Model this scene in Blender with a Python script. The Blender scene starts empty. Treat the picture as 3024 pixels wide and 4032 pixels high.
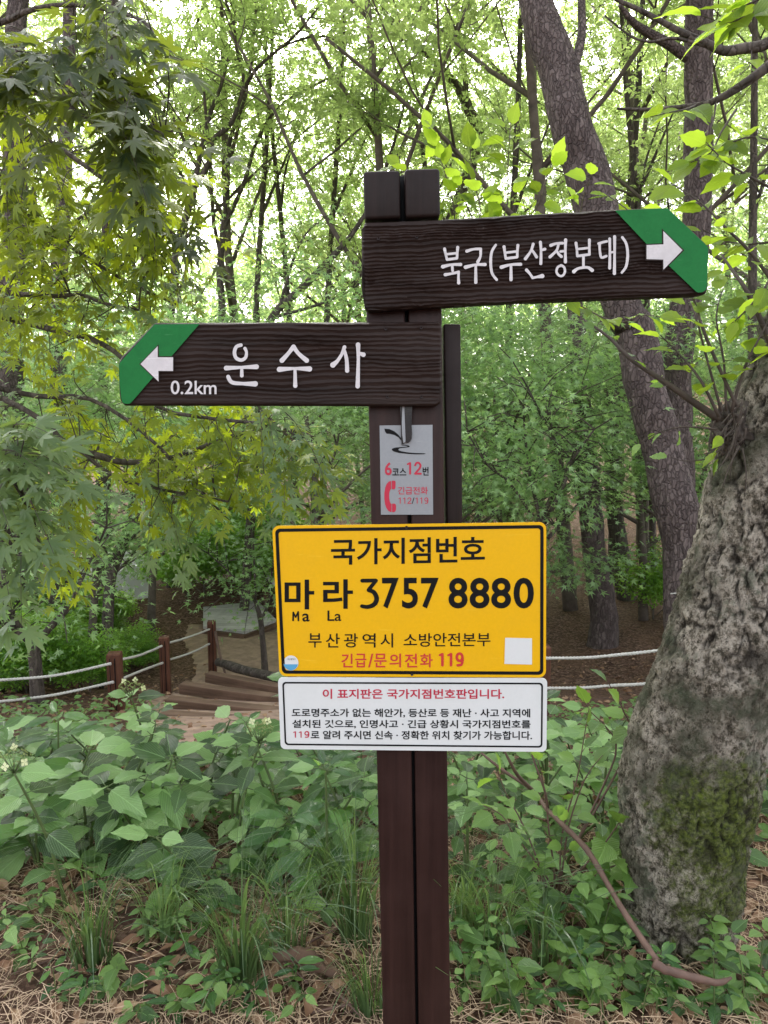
import bpy, bmesh, math, random
import numpy as np
from mathutils import Vector, Matrix, noise as mnoise

random.seed(7)
rng = np.random.default_rng(11)
S = bpy.context.scene
COL = S.collection
R = math.radians

# ------------------------------------------------------------ camera
EYE = Vector((0.0, 0.0, 1.55))
F = 3028.0
PITCH = R(7.0)
cam_d = bpy.data.cameras.new('camera')
cam = bpy.data.objects.new('camera', cam_d)
COL.objects.link(cam)
cam.location = EYE
cam.rotation_euler = (R(90) - PITCH, 0, 0)
cam_d.sensor_fit = 'HORIZONTAL'
cam_d.sensor_width = 36
cam_d.lens = 36 * F / 3024
cam_d.clip_start = 0.05
cam_d.clip_end = 500
S.camera = cam

# ------------------------------------------------------------ world, sun, exposure
SUN_EL, SUN_ROT = R(36), R(-10)
w = bpy.data.worlds.new('World')
S.world = w
w.use_nodes = True
wn = w.node_tree
wn.nodes.clear()
wo = wn.nodes.new('ShaderNodeOutputWorld')
bg = wn.nodes.new('ShaderNodeBackground')
sky = wn.nodes.new('ShaderNodeTexSky')
sky.sky_type = 'NISHITA'
sky.sun_disc = False
sky.sun_elevation = SUN_EL
sky.sun_rotation = SUN_ROT
sky.dust_density = 5.0
sky.air_density = 1.0
hs = wn.nodes.new('ShaderNodeHueSaturation')
hs.inputs['Saturation'].default_value = 0.22
hs.inputs['Value'].default_value = 1.15
wn.links.new(sky.outputs[0], hs.inputs['Color'])
wn.links.new(hs.outputs[0], bg.inputs['Color'])
bg.inputs['Strength'].default_value = 0.15
wn.links.new(bg.outputs[0], wo.inputs[0])
sl = bpy.data.lights.new('sun', 'SUN')
sl.energy = 2.4
sl.angle = R(14)
sl.color = (1.0, 0.96, 0.88)
sun = bpy.data.objects.new('sun', sl)
COL.objects.link(sun)
# sun behind and above the canopy on the far side, so that crowns glow from behind
sd = Vector((math.sin(SUN_ROT) * math.cos(SUN_EL), math.cos(SUN_ROT) * math.cos(SUN_EL), math.sin(SUN_EL)))
sun.rotation_euler = sd.to_track_quat('Z', 'Y').to_euler()
S.view_settings.view_transform = 'Standard'
S.view_settings.look = 'None'
S.view_settings.exposure = 2.15
S.view_settings.gamma = 1
S.view_settings.use_curve_mapping = False
S.render.engine = 'CYCLES'
S.cycles.max_bounces = 9
S.cycles.diffuse_bounces = 6
S.cycles.glossy_bounces = 2
S.cycles.transmission_bounces = 6
S.cycles.transparent_max_bounces = 4
S.cycles.use_denoising = True
S.cycles.sample_clamp_indirect = 6

# ------------------------------------------------------------ projection helpers (photo pixels -> real points)
FWD = Vector((0, math.cos(PITCH), -math.sin(PITCH)))
UPV = Vector((0, math.sin(PITCH), math.cos(PITCH)))


def P(px, py, Y):
    d = FWD + Vector((1, 0, 0)) * ((px - 1512) / F) + UPV * ((2016 - py) / F)
    return EYE + d * (Y / d.y)


def proj(p):
    v = Vector(p) - EYE
    z = v.dot(FWD)
    if z < 0.05:
        return (-9999, -9999, z)
    return (1512 + F * v.x / z, 2016 - F * v.dot(UPV) / z, z)


def smooth(a, b, x):
    t = min(1, max(0, (x - a) / (b - a)))
    return t * t * (3 - 2 * t)


def terrain(x, y):
    z = -1.3 * min(1, max(0, (y - 3.2) / 4.8))
    z -= 0.12 * (smooth(2.6, 3.6, y) - smooth(3.4, 4.4, y))
    if y > 12:
        z += 0.05 * (y - 12)
    if x > 2 and y > 5:
        z += 0.16 * (x - 2) * smooth(5, 10, y)
    z += 0.035 * mnoise.noise(Vector((x * 1.3, y * 1.3, 0.3))) + 0.012 * mnoise.noise(Vector((x * 6, y * 6, 3)))
    if y > 7:
        z += 0.25 * mnoise.noise(Vector((x * .3, y * .3, 5))) * smooth(7, 12, y)
    return z


def G(px, py):
    d = FWD + Vector((1, 0, 0)) * ((px - 1512) / F) + UPV * ((2016 - py) / F)
    t = 1.0
    for _ in range(600):
        p = EYE + d * t
        if p.z <= terrain(p.x, p.y):
            break
        t += 0.02 + t * 0.002
    return EYE + d * t


# ------------------------------------------------------------ object helpers
def tag(o, label=None, cat=None, group=None, kind=None):
    if label: o['label'] = label
    if cat: o['category'] = cat
    if group: o['group'] = group
    if kind: o['kind'] = kind
    return o


def empty(name, loc=(0, 0, 0), label=None, cat=None, group=None, kind=None):
    o = bpy.data.objects.new(name, None)
    COL.objects.link(o)
    o.location = loc
    o.empty_display_size = 0.05
    return tag(o, label, cat, group, kind)


def link(name, me, parent=None, M=None):
    o = bpy.data.objects.new(name, me)
    COL.objects.link(o)
    if parent is not None:
        o.parent = parent
        off = Matrix.Translation(-world_loc(parent))
        o.matrix_basis = off @ (M if M is not None else Matrix())
    elif M is not None:
        o.matrix_basis = M
    return o


def world_loc(o):
    v = Vector(o.matrix_basis.translation)
    while o.parent is not None:
        o = o.parent
        v += o.matrix_basis.translation
    return v


def mesh(name, verts, faces, mat, smooth_=True, uvs=None, matidx=None):
    me = bpy.data.meshes.new(name)
    me.from_pydata([tuple(v) for v in verts], [], faces)
    for m in (mat if isinstance(mat, (list, tuple)) else [mat]):
        me.materials.append(m)
    if smooth_:
        me.polygons.foreach_set('use_smooth', [True] * len(me.polygons))
    if uvs is not None:
        l = me.uv_layers.new(name='UVMap')
        idx = np.zeros(len(me.loops), dtype=np.int32)
        me.loops.foreach_get('vertex_index', idx)
        l.data.foreach_set('uv', np.asarray(uvs, dtype=np.float32)[idx].ravel())
    if matidx is not None:
        me.polygons.foreach_set('material_index', matidx)
    me.update()
    return me


def mesh_np(name, V, T, mat, uvs=None):
    """V (n,3), T (m,3) triangles"""
    me = bpy.data.meshes.new(name)
    n, m = len(V), len(T)
    me.vertices.add(n)
    me.vertices.foreach_set('co', np.asarray(V, dtype=np.float32).ravel())
    me.loops.add(m * 3)
    me.loops.foreach_set('vertex_index', np.asarray(T, dtype=np.int32).ravel())
    me.polygons.add(m)
    me.polygons.foreach_set('loop_start', np.arange(0, m * 3, 3, dtype=np.int32))
    me.polygons.foreach_set('loop_total', np.full(m, 3, dtype=np.int32))
    me.materials.append(mat)
    if uvs is not None:
        l = me.uv_layers.new(name='UVMap')
        l.data.foreach_set('uv', np.asarray(uvs, dtype=np.float32)[np.asarray(T).ravel()].ravel())
    me.update()
    me.validate()
    return me


def catmull(pts, rad, step=0.06, minseg=3):
    pts = [Vector(p) for p in pts]
    if len(pts) == 2:
        pts = [pts[0], pts[0].lerp(pts[1], .5), pts[1]]
        rad = [rad[0], (rad[0] + rad[1]) / 2, rad[1]]
    out, ro = [], []
    n = len(pts)
    for i in range(n - 1):
        p0, p1, p2, p3 = pts[max(0, i - 1)], pts[i], pts[i + 1], pts[min(n - 1, i + 2)]
        k = max(minseg, int((p2 - p1).length / step))
        for j in range(k):
            t = j / k
            a = 2 * p1
            b = p2 - p0
            c = 2 * p0 - 5 * p1 + 4 * p2 - p3
            d = -p0 + 3 * p1 - 3 * p2 + p3
            out.append(0.5 * (a + b * t + c * t * t + d * t * t * t))
            ro.append(rad[i] * (1 - t) + rad[i + 1] * t)
    out.append(pts[-1])
    ro.append(rad[-1])
    return out, ro


class Tubes:
    def __init__(s):
        s.v, s.f, s.uv = [], [], []

    def add(s, pts, rad, sides=8, step=0.08, rough=0.0, minseg=3, smooth_path=True, disp=None):
        if smooth_path:
            pts, rad = catmull(pts, rad, step, minseg)
        else:
            pts = [Vector(p) for p in pts]
        base = len(s.v)
        up = Vector((0.13, 0.37, 0.92))
        t0 = (pts[1] - pts[0]).normalized()
        nrm = t0.cross(up)
        if nrm.length < .05: nrm = t0.cross(Vector((1, 0, 0)))
        nrm.normalize()
        L = 0
        for i, p in enumerate(pts):
            t = (pts[min(i + 1, len(pts) - 1)] - pts[max(i - 1, 0)]).normalized()
            nrm = (nrm - t * nrm.dot(t)).normalized()
            b = t.cross(nrm)
            if i: L += (p - pts[i - 1]).length
            for k in range(sides):
                a = 2 * math.pi * k / sides
                dirv = nrm * math.cos(a) + b * math.sin(a)
                r = rad[i]
                q = p + dirv * r
                if rough:
                    r *= 1 + rough * mnoise.noise(q * (0.5 / max(rad[i], .01)))
                if disp:
                    r += disp(q, dirv, i / len(pts), a)
                s.v.append(p + dirv * r)
                s.uv.append((a / (2 * math.pi), L))
        for i in range(len(pts) - 1):
            for k in range(sides):
                a0 = base + i * sides + k
                a1 = base + i * sides + (k + 1) % sides
                s.f.append((a0, a1, a1 + sides, a0 + sides))
        s.f.append(tuple(base + k for k in range(sides))[::-1])
        e = base + (len(pts) - 1) * sides
        s.f.append(tuple(e + k for k in range(sides)))
        return s

    def me(s, name, mat):
        return mesh(name, s.v, s.f, mat, True, s.uv)


# ------------------------------------------------------------ materials
def nt(name):
    m = bpy.data.materials.new(name)
    m.use_nodes = True
    t = m.node_tree
    b = t.nodes['Principled BSDF']
    return m, t, b


def N(t, kind, **kw):
    n = t.nodes.new(kind)
    for k, v in kw.items():
        if k in n.inputs.keys():
            n.inputs[k].default_value = v
        else:
            setattr(n, k, v)
    return n


def ramp(t, fac, stops):
    n = t.nodes.new('ShaderNodeValToRGB')
    cr = n.color_ramp
    while len(cr.elements) > len(stops): cr.elements.remove(cr.elements[-1])
    while len(cr.elements) < len(stops): cr.elements.new(0.5)
    for e, (p, c) in zip(cr.elements, stops):
        e.position = p
        e.color = (c[0], c[1], c[2], 1) if not isinstance(c, (int, float)) else (c, c, c, 1)
    t.links.new(fac, n.inputs[0])
    return n.outputs[0]


def mixc(t, fac, a, b, mode='MIX'):
    n = t.nodes.new('ShaderNodeMix')
    n.data_type = 'RGBA'
    n.blend_type = mode
    for s_, v in ((0, fac), (6, a), (7, b)):
        if hasattr(v, 'links'):
            t.links.new(v, n.inputs[s_])
        else:
            n.inputs[s_].default_value = v if s_ == 0 else (v[0], v[1], v[2], 1)
    return n.outputs[2]


def math_(t, op, a, b=None, c=None, clamp=False):
    n = t.nodes.new('ShaderNodeMath')
    n.operation = op
    n.use_clamp = clamp
    for i, v in enumerate((a, b, c)):
        if v is None: continue
        if hasattr(v, 'links'): t.links.new(v, n.inputs[i])
        else: n.inputs[i].default_value = v
    return n.outputs[0]


def noise(t, vec, scale, detail=4, rough=.55):
    n = N(t, 'ShaderNodeTexNoise', Scale=scale, Detail=detail, Roughness=rough)
    if vec is not None: t.links.new(vec, n.inputs['Vector'])
    return n.outputs[0]


def mapping(t, vec, scale=(1, 1, 1), rot=(0, 0, 0)):
    n = t.nodes.new('ShaderNodeMapping')
    n.inputs['Scale'].default_value = scale
    n.inputs['Rotation'].default_value = rot
    t.links.new(vec, n.inputs['Vector'])
    return n.outputs[0]


def bump(t, b, h, strength=.5, dist=.01):
    n = N(t, 'ShaderNodeBump', Strength=strength, Distance=dist)
    t.links.new(h, n.inputs['Height'])
    t.links.new(n.outputs[0], b.inputs['Normal'])
    return n


def simple(name, col, rough=.6, nscale=20, var=.25, bmp=.2, bdist=.002, metal=0.0, spec=.5):
    m, t, b = nt(name)
    tc = t.nodes.new('ShaderNodeTexCoord')
    nz = noise(t, tc.outputs['Object'], nscale, 6, .6)
    c = ramp(t, nz, [(.25, tuple(x * (1 - var) for x in col)), (.75, tuple(min(1, x * (1 + var)) for x in col))])
    t.links.new(c, b.inputs['Base Color'])
    b.inputs['Roughness'].default_value = rough
    b.inputs['Metallic'].default_value = metal
    b.inputs['Specular IOR Level'].default_value = spec
    if bmp: bump(t, b, nz, bmp, bdist)
    return m


def leaf_mat(name, c1, c2, c3, trans, tmix=.45, rough=.45, veins=False, spec=.4, island=True, obj_var=.35, back=None):
    """c1..c3 reflected colours (dark, mid, light), trans = colour of light passing through"""
    m, t, b = nt(name)
    oi = t.nodes.new('ShaderNodeObjectInfo')
    geo = t.nodes.new('ShaderNodeNewGeometry')
    big = noise(t, geo.outputs['Position'], 1.3, 2)
    r = geo.outputs['Random Per Island'] if island else oi.outputs['Random']
    k = math_(t, 'MULTIPLY', r, .65)
    k = math_(t, 'MULTIPLY_ADD', big, .55, k)
    k = math_(t, 'MULTIPLY_ADD', oi.outputs['Random'], obj_var, k)
    k = math_(t, 'SUBTRACT', k, obj_var * .5)
    col = ramp(t, k, [(.1, c1), (.5, c2), (.95, c3)])
    hsv = t.nodes.new('ShaderNodeHueSaturation')
    hsv.inputs['Color'].default_value = (*trans, 1)
    vv = math_(t, 'MULTIPLY_ADD', k, .9, .5)
    t.links.new(vv, hsv.inputs['Value'])
    tcol = hsv.outputs[0]
    if veins:
        uv = t.nodes.new('ShaderNodeUVMap')
        sep = t.nodes.new('ShaderNodeSeparateXYZ')
        t.links.new(uv.outputs[0], sep.inputs[0])
        ax = math_(t, 'ABSOLUTE', math_(t, 'SUBTRACT', sep.outputs[0], .5))
        side = math_(t, 'MULTIPLY_ADD', ax, -1.5, sep.outputs[1])
        fr = math_(t, 'FRACT', math_(t, 'MULTIPLY', side, 8))
        tri = math_(t, 'ABSOLUTE', math_(t, 'SUBTRACT', fr, .5))
        lat = math_(t, 'SUBTRACT', 1, math_(t, 'MULTIPLY', tri, 9, clamp=True), clamp=True)
        mid = math_(t, 'SUBTRACT', 1, math_(t, 'MULTIPLY', ax, 38, clamp=True), clamp=True)
        ve = math_(t, 'MAXIMUM', math_(t, 'MULTIPLY', lat, .55), mid)
        col = mixc(t, math_(t, 'MULTIPLY', ve, .5), col, tuple(min(1, x * 2.0 + .02) for x in c3))
        nz = noise(t, uv.outputs[0], 9, 5)
        blot = ramp(t, noise(t, geo.outputs['Position'], 30, 4), [(.62, 0.0), (.74, 1.0)])
        col = mixc(t, math_(t, 'MULTIPLY', blot, .3), col, (c3[0] * 1.5, c3[1] * 1.15, c3[2]))
        h = math_(t, 'MULTIPLY_ADD', tri, 1.2, math_(t, 'MULTIPLY', nz, .5))
        h = math_(t, 'SUBTRACT', h, math_(t, 'MULTIPLY', mid, .5))
        bump(t, b, h, .55, .004)
    t.links.new(col, b.inputs['Base Color'])
    b.inputs['Roughness'].default_value = rough
    b.inputs['Specular IOR Level'].default_value = spec
    tr = t.nodes.new('ShaderNodeBsdfTranslucent')
    t.links.new(tcol, tr.inputs['Color'])
    mx = t.nodes.new('ShaderNodeMixShader')
    mx.inputs[0].default_value = tmix
    t.links.new(b.outputs[0], mx.inputs[1])
    t.links.new(tr.outputs[0], mx.inputs[2])
    t.links.new(mx.outputs[0], t.nodes['Material Output'].inputs[0])
    return m


M = {}
M['canopy'] = leaf_mat('canopy_leaf', (.06, .11, .03), (.11, .18, .05), (.17, .25, .075), (.50, .64, .21), .52)
M['canopy_deep'] = leaf_mat('deep_canopy_leaf', (.07, .13, .05), (.12, .20, .075), (.18, .28, .10), (.45, .62, .2), .5)
M['maple_green'] = leaf_mat('green_maple_leaf', (.075, .145, .06), (.15, .26, .105), (.25, .39, .175), (.46, .70, .22), .42, rough=.4, spec=.6)
M['maple_olive'] = leaf_mat('olive_maple_leaf', (.022, .042, .010), (.065, .105, .018), (.13, .17, .025), (.52, .62, .03), .48, rough=.4, spec=.3)  # near maple leaf with the backlight put into its colour
M['maple_dark'] = leaf_mat('dark_maple_leaf', (.012, .028, .014), (.026, .046, .026), (.05, .07, .042), (.34, .42, .04), .4, rough=.45, spec=.3)  # same maple leaf where not backlit, the darkness put into its colour
M['maple_grey'] = leaf_mat('grey_green_maple_leaf', (.06, .11, .05), (.10, .16, .075), (.14, .20, .10), (.36, .50, .10), .38)
M['hydrangea'] = leaf_mat('hydrangea_leaf', (.018, .05, .014), (.085, .18, .05), (.23, .38, .14), (.30, .52, .07), .26, rough=.36, veins=True, island=False, obj_var=1.1, spec=.5)  # wide tone spread puts glossy highlights and dark gaps into the leaf colour
M['glossy'] = leaf_mat('glossy_leaf', (.02, .07, .02), (.045, .13, .035), (.09, .21, .045), (.25, .45, .05), .24, rough=.26, spec=.7, veins=True, island=False, obj_var=.6)
M['weed'] = leaf_mat('weed_leaf', (.03, .08, .02), (.11, .22, .06), (.23, .39, .12), (.32, .52, .08), .3, rough=.38, veins=True, island=False, obj_var=.9, spec=.55)  # tones spread wide so the colour imitates glossy highlights
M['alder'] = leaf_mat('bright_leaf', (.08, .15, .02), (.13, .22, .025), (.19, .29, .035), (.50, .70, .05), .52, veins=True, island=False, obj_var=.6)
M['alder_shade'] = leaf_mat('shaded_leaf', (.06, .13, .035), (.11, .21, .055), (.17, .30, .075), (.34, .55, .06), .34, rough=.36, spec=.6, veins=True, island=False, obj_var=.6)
M['shrub'] = leaf_mat('small_shrub_leaf', (.05, .13, .025), (.09, .21, .035), (.15, .29, .05), (.40, .66, .08), .45)
M['grass'] = leaf_mat('grass_blade', (.03, .07, .025), (.065, .12, .05), (.14, .21, .10), (.3, .46, .1), .3, rough=.3, spec=.6)
M['pine'] = leaf_mat('pine_needle', (.02, .05, .025), (.04, .08, .035), (.06, .11, .045), (.1, .17, .05), .25)
M['straw'] = simple('dry_straw', (.50, .36, .24), .8, 3, .45, 0)
M['dead_leaf'] = leaf_mat('dead_leaf', (.13, .065, .035), (.24, .13, .075), (.40, .26, .16), (.2, .1, .04), .15, rough=.7)


def bark_mat(name, dark, mid, light, scale=(9, 9, 3), cell=1.0, bs=1.0, bd=.02, moss=0.0, uvbased=False):
    m, t, b = nt(name)
    tc = t.nodes.new('ShaderNodeTexCoord')
    v = tc.outputs['Object']
    wv = noise(t, v, 3.0, 3)
    vm = t.nodes.new('ShaderNodeVectorMath')
    vm.operation = 'MULTIPLY_ADD'
    vm.inputs[1].default_value = (1, 1, 1)
    t.links.new(mapping(t, v, scale), vm.inputs[0])
    cn = t.nodes.new('ShaderNodeTexNoise')
    cn.inputs['Scale'].default_value = 14
    t.links.new(v, cn.inputs['Vector'])
    vm2 = t.nodes.new('ShaderNodeVectorMath')
    vm2.operation = 'MULTIPLY'
    vm2.inputs[1].default_value = (1.7, 1.7, 1.7)
    t.links.new(cn.outputs['Color'], vm2.inputs[0])
    t.links.new(vm2.outputs[0], vm.inputs[2])
    vo = N(t, 'ShaderNodeTexVoronoi', Scale=cell)
    vo.feature = 'DISTANCE_TO_EDGE'
    t.links.new(vm.outputs[0], vo.inputs['Vector'])
    vc = N(t, 'ShaderNodeTexVoronoi', Scale=cell)
    t.links.new(vm.outputs[0], vc.inputs['Vector'])
    edge = ramp(t, vo.outputs['Distance'], [(.0, 0.0), (.16, 1.0)])
    fine = noise(t, mapping(t, v, (30, 30, 14)), 2.0, 8, .65)
    sep = t.nodes.new('ShaderNodeSeparateColor')
    t.links.new(vc.outputs['Color'], sep.inputs[0])
    k = math_(t, 'MULTIPLY_ADD', sep.outputs[0], .35, math_(t, 'MULTIPLY', fine, .65))
    c = ramp(t, k, [(.2, dark), (.45, mid), (.75, light)])
    c = mixc(t, math_(t, 'MULTIPLY_ADD', edge, .3, .7), tuple(x * .7 for x in dark), c)
    c = mixc(t, math_(t, 'MULTIPLY', ramp(t, noise(t, mapping(t, v, (4, 4, 2)), 2.0, 5), [(.4, 0.0), (.7, 1.0)]), .5), c, mid)
    if moss:
        mo = noise(t, v, 3.2, 5, .6)
        msk = ramp(t, mo, [(.50, 0.0), (.60, 1.0)])
        c = mixc(t, math_(t, 'MULTIPLY', msk, moss), c, (.045, .075, .02))
    t.links.new(c, b.inputs['Base Color'])
    b.inputs['Roughness'].default_value = .85
    b.inputs['Specular IOR Level'].default_value = .25
    h = math_(t, 'MULTIPLY_ADD', edge, 1.0, math_(t, 'MULTIPLY', fine, .6))
    h = math_(t, 'MULTIPLY_ADD', sep.outputs[1], .5, h)
    bump(t, b, h, bs, bd)
    return m


M['pine_bark'] = bark_mat('pine_bark', (.05, .038, .037), (.105, .08, .075), (.20, .16, .15), (32, 32, 12), 1.0, 1.0, .014)
M['bark'] = bark_mat('dark_bark', (.035, .029, .025), (.08, .066, .056), (.17, .14, .12), (30, 30, 6), 1.0, .8, .008)
M['bark_far'] = simple('far_bark', (.11, .088, .072), .9, 9, .5, .6, .01)
M['twig'] = simple('twig_bark', (.06, .045, .035), .8, 40, .4, .4, .001)
M['twig_red'] = simple('red_brown_twig', (.12, .07, .052), .7, 30, .35, .5, .002)
M['twig_green'] = simple('green_stem', (.09, .13, .04), .6, 30, .3, .2, .001)


def big_bark():
    m, t, b = nt('lichen_bark')
    tc = t.nodes.new('ShaderNodeTexCoord')
    v = tc.outputs['Object']
    n1 = noise(t, mapping(t, v, (30, 30, 22)), 1.3, 9, .78)
    n2 = noise(t, mapping(t, v, (60, 60, 42)), 1.0, 6, .7)
    n3 = noise(t, v, 4.5, 5, .6)
    base = ramp(t, n1, [(.37, (.04, .035, .022)), (.44, (.18, .155, .115)), (.49, (.42, .37, .30)), (.55, (.70, .63, .53))])
    n4 = noise(t, mapping(t, v, (75, 75, 60)), 1.0, 5, .8)
    base = mixc(t, ramp(t, n4, [(.53, 0.0), (.60, .85)]), base, (.09, .08, .06))
    base = mixc(t, ramp(t, n2, [(.58, 0.0), (.66, .7)]), base, (.66, .58, .46))
    # grey green lichen
    li = ramp(t, noise(t, v, 9, 6, .7), [(.54, 0.0), (.6, 1.0)])
    base = mixc(t, math_(t, 'MULTIPLY', li, .55), base, (.25, .29, .21))
    # dark algae stains
    st = ramp(t, math_(t, 'MULTIPLY_ADD', n1, .45, math_(t, 'MULTIPLY', n3, .75)), [(.60, 0.0), (.68, 1.0)])
    base = mixc(t, math_(t, 'MULTIPLY', st, .72), base, (.055, .065, .03))
    # moss: patch in the mesh attribute 'moss'
    at = t.nodes.new('ShaderNodeAttribute')
    at.attribute_name = 'moss'
    ms = math_(t, 'MULTIPLY_ADD', noise(t, v, 22, 9, .85), 2.2, at.outputs['Fac'])
    ms = math_(t, 'MULTIPLY', ms, .5)
    mk = ramp(t, ms, [(.72, 0.0), (.98, .9)])
    mcol = ramp(t, noise(t, v, 90, 4), [(.35, (.03, .05, .008)), (.65, (.20, .27, .035))])
    base = mixc(t, mk, base, mcol)
    ck = t.nodes.new('ShaderNodeAttribute')
    ck.attribute_name = 'crack'
    base = mixc(t, ck.outputs['Fac'], base, (.025, .02, .016))  # shade of the shallow cracks is put into the colour
    t.links.new(base, b.inputs['Base Color'])
    b.inputs['Roughness'].default_value = .9
    b.inputs['Specular IOR Level'].default_value = .2
    h = math_(t, 'MULTIPLY_ADD', n1, 1.0, math_(t, 'MULTIPLY', n2, .6))
    bump(t, b, math_(t, 'MULTIPLY_ADD', n4, .8, h), 1.0, .03)
    return m


M['big_bark'] = big_bark()


def ground_mat():
    m, t, b = nt('forest_floor')
    tc = t.nodes.new('ShaderNodeTexCoord')
    v = tc.outputs['Object']
    n1 = noise(t, v, 2.5, 8, .65)
    n2 = noise(t, v, 40, 6, .7)
    vo = N(t, 'ShaderNodeTexVoronoi', Scale=42)
    t.links.new(v, vo.inputs['Vector'])
    sep = t.nodes.new('ShaderNodeSeparateColor')
    t.links.new(vo.outputs['Color'], sep.inputs[0])
    c = ramp(t, math_(t, 'MULTIPLY_ADD', n2, .6, math_(t, 'MULTIPLY', sep.outputs[0], .4)),
             [(.2, (.03, .018, .012)), (.45, (.09, .052, .038)), (.62, (.18, .11, .08)), (.85, (.30, .21, .16))])
    c = mixc(t, ramp(t, n1, [(.4, 0.0), (.65, .6)]), c, (.15, .085, .055))
    t.links.new(c, b.inputs['Base Color'])
    b.inputs['Roughness'].default_value = .95
    b.inputs['Specular IOR Level'].default_value = .15
    bump(t, b, math_(t, 'MULTIPLY_ADD', n2, 1.0, math_(t, 'MULTIPLY', vo.outputs['Distance'], .8)), 1.0, .02)
    return m


M['ground'] = ground_mat()
M['soil'] = simple('bare_soil', (.27, .18, .135), .95, 9, .4, .8, .02)


def stain_wood(name, base, hi, axis='x', rough=.42, bs=.5):
    m, t, b = nt(name)
    tc = t.nodes.new('ShaderNodeTexCoord')
    v = tc.outputs['Object']
    sc = (2.0, 30, 45) if axis == 'x' else (45, 30, 2.0)
    n1 = noise(t, mapping(t, v, sc), 1.0, 6, .6)
    n2 = noise(t, v, 60, 6, .7)
    n3 = noise(t, v, 5, 4)
    c = ramp(t, n1, [(.3, tuple(x * .7 for x in base)), (.7, hi)])
    c = mixc(t, math_(t, 'MULTIPLY', ramp(t, n3, [(.45, 0.0), (.75, 1.0)]), .35), c, tuple(min(1, x * 1.5 + .01) for x in hi))
    sp = ramp(t, n2, [(.68, 0.0), (.74, 1.0)])
    c = mixc(t, math_(t, 'MULTIPLY', sp, .25), c, (.22, .19, .17))
    t.links.new(c, b.inputs['Base Color'])
    rr = math_(t, 'MULTIPLY_ADD', n2, .3, rough - .12)
    t.links.new(rr, b.inputs['Roughness'])
    b.inputs['Specular IOR Level'].default_value = .22
    bump(t, b, math_(t, 'MULTIPLY_ADD', n2, .25, n1), bs, .0015)
    return m


M['board'] = stain_wood('weathered_board_stain', (.013, .0068, .0055), (.028, .0155, .0125), 'x', .5)
M['post'] = stain_wood('brown_post_stain', (.024, .0098, .0085), (.037, .0165, .0140), 'z', .42, .35)
M['post_dark'] = stain_wood('dark_post_stain', (.012, .0065, .006), (.020, .0115, .0105), 'z', .5)
M['fence_wood'] = stain_wood('fence_post_stain', (.085, .032, .018), (.13, .055, .034), 'z', .6)
M['timber'] = stain_wood('old_timber', (.09, .055, .036), (.16, .10, .07), 'x', .8)
M['deck'] = stain_wood('grey_deck_board', (.36, .34, .34), (.52, .49, .49), 'x', .7)
M['rope'] = simple('white_rope', (.50, .485, .45), .8, 60, .2, .5, .003)


def paint(name, col, rough=.45, dirt=.25, dcol=(.25, .22, .18), scale=10, fine=.06, spec=.5, metal=0.0):
    m, t, b = nt(name)
    tc = t.nodes.new('ShaderNodeTexCoord')
    v = tc.outputs['Object']
    n1 = noise(t, v, scale, 8, .65)
    n2 = noise(t, v, 160, 4, .7)
    n3 = noise(t, mapping(t, v, (8, 8, 90), (0, .5, 0)), 1.5, 3)
    c = mixc(t, math_(t, 'MULTIPLY', ramp(t, n1, [(.48, 0.0), (.78, 1.0)]), dirt), col, dcol)
    c = mixc(t, math_(t, 'MULTIPLY', ramp(t, n2, [(.35, 1.0), (.65, 0.0)]), fine), c, tuple(x * .6 for x in col))
    c = mixc(t, math_(t, 'MULTIPLY', ramp(t, n3, [(.66, 0.0), (.7, 1.0)]), fine), c, tuple(min(1, x * 1.5 + .1) for x in col))
    t.links.new(c, b.inputs['Base Color'])
    t.links.new(math_(t, 'MULTIPLY_ADD', n1, .3, rough - .15), b.inputs['Roughness'])
    b.inputs['Specular IOR Level'].default_value = spec
    b.inputs['Metallic'].default_value = metal
    bump(t, b, n2, .15, .0006)
    return m


M['yellow'] = paint('yellow_plate', (.80, .44, .003), .5, .18, (.6, .33, .02), 14, .12, spec=.25)
M['white_plate'] = paint('white_plate', (.68, .70, .70), .4, .22, (.42, .45, .42), 9, .06)
M['silver'] = paint('brushed_silver_plate', (.30, .32, .345), .42, .25, (.2, .21, .23), 12, .15, metal=.35)
M['black'] = paint('black_print', (.006, .006, .007), .6, .1, (.02, .02, .02), spec=.15)
M['gloss_black'] = paint('glossy_black_plastic', (.01, .01, .013), .2, .1, (.03, .03, .03), spec=.6)
M['red'] = paint('red_print', (.55, .035, .03), .45, .15, (.45, .1, .06))
M['crimson'] = paint('crimson_print', (.48, .015, .05), .45, .15, (.4, .06, .08))
M['green'] = paint('green_paint', (.012, .17, .04), .6, .35, (.01, .09, .03), 22, .25, spec=.2)
M['lettering'] = paint('white_carved_paint', (.66, .63, .65), .6, .4, (.36, .34, .34), 40, .3)
M['blue'] = paint('blue_print', (.08, .35, .6), .5)
M['screw'] = simple('dark_screw', (.03, .022, .022), .4, 30, .2, .2, .001, .5)
M['petal'] = leaf_mat('cream_petal', (.55, .58, .25), (.65, .68, .38), (.75, .77, .5), (.6, .6, .3), .3, island=False)
M['bud'] = simple('green_bud', (.22, .27, .08), .7, 90, .4, 0)
M['white_paint'] = paint('white_patch_paint', (.78, .78, .78), .5)
M['moss'] = simple('moss_cushion', (.09, .14, .015), .95, 60, .5, 1.0, .01)

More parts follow.
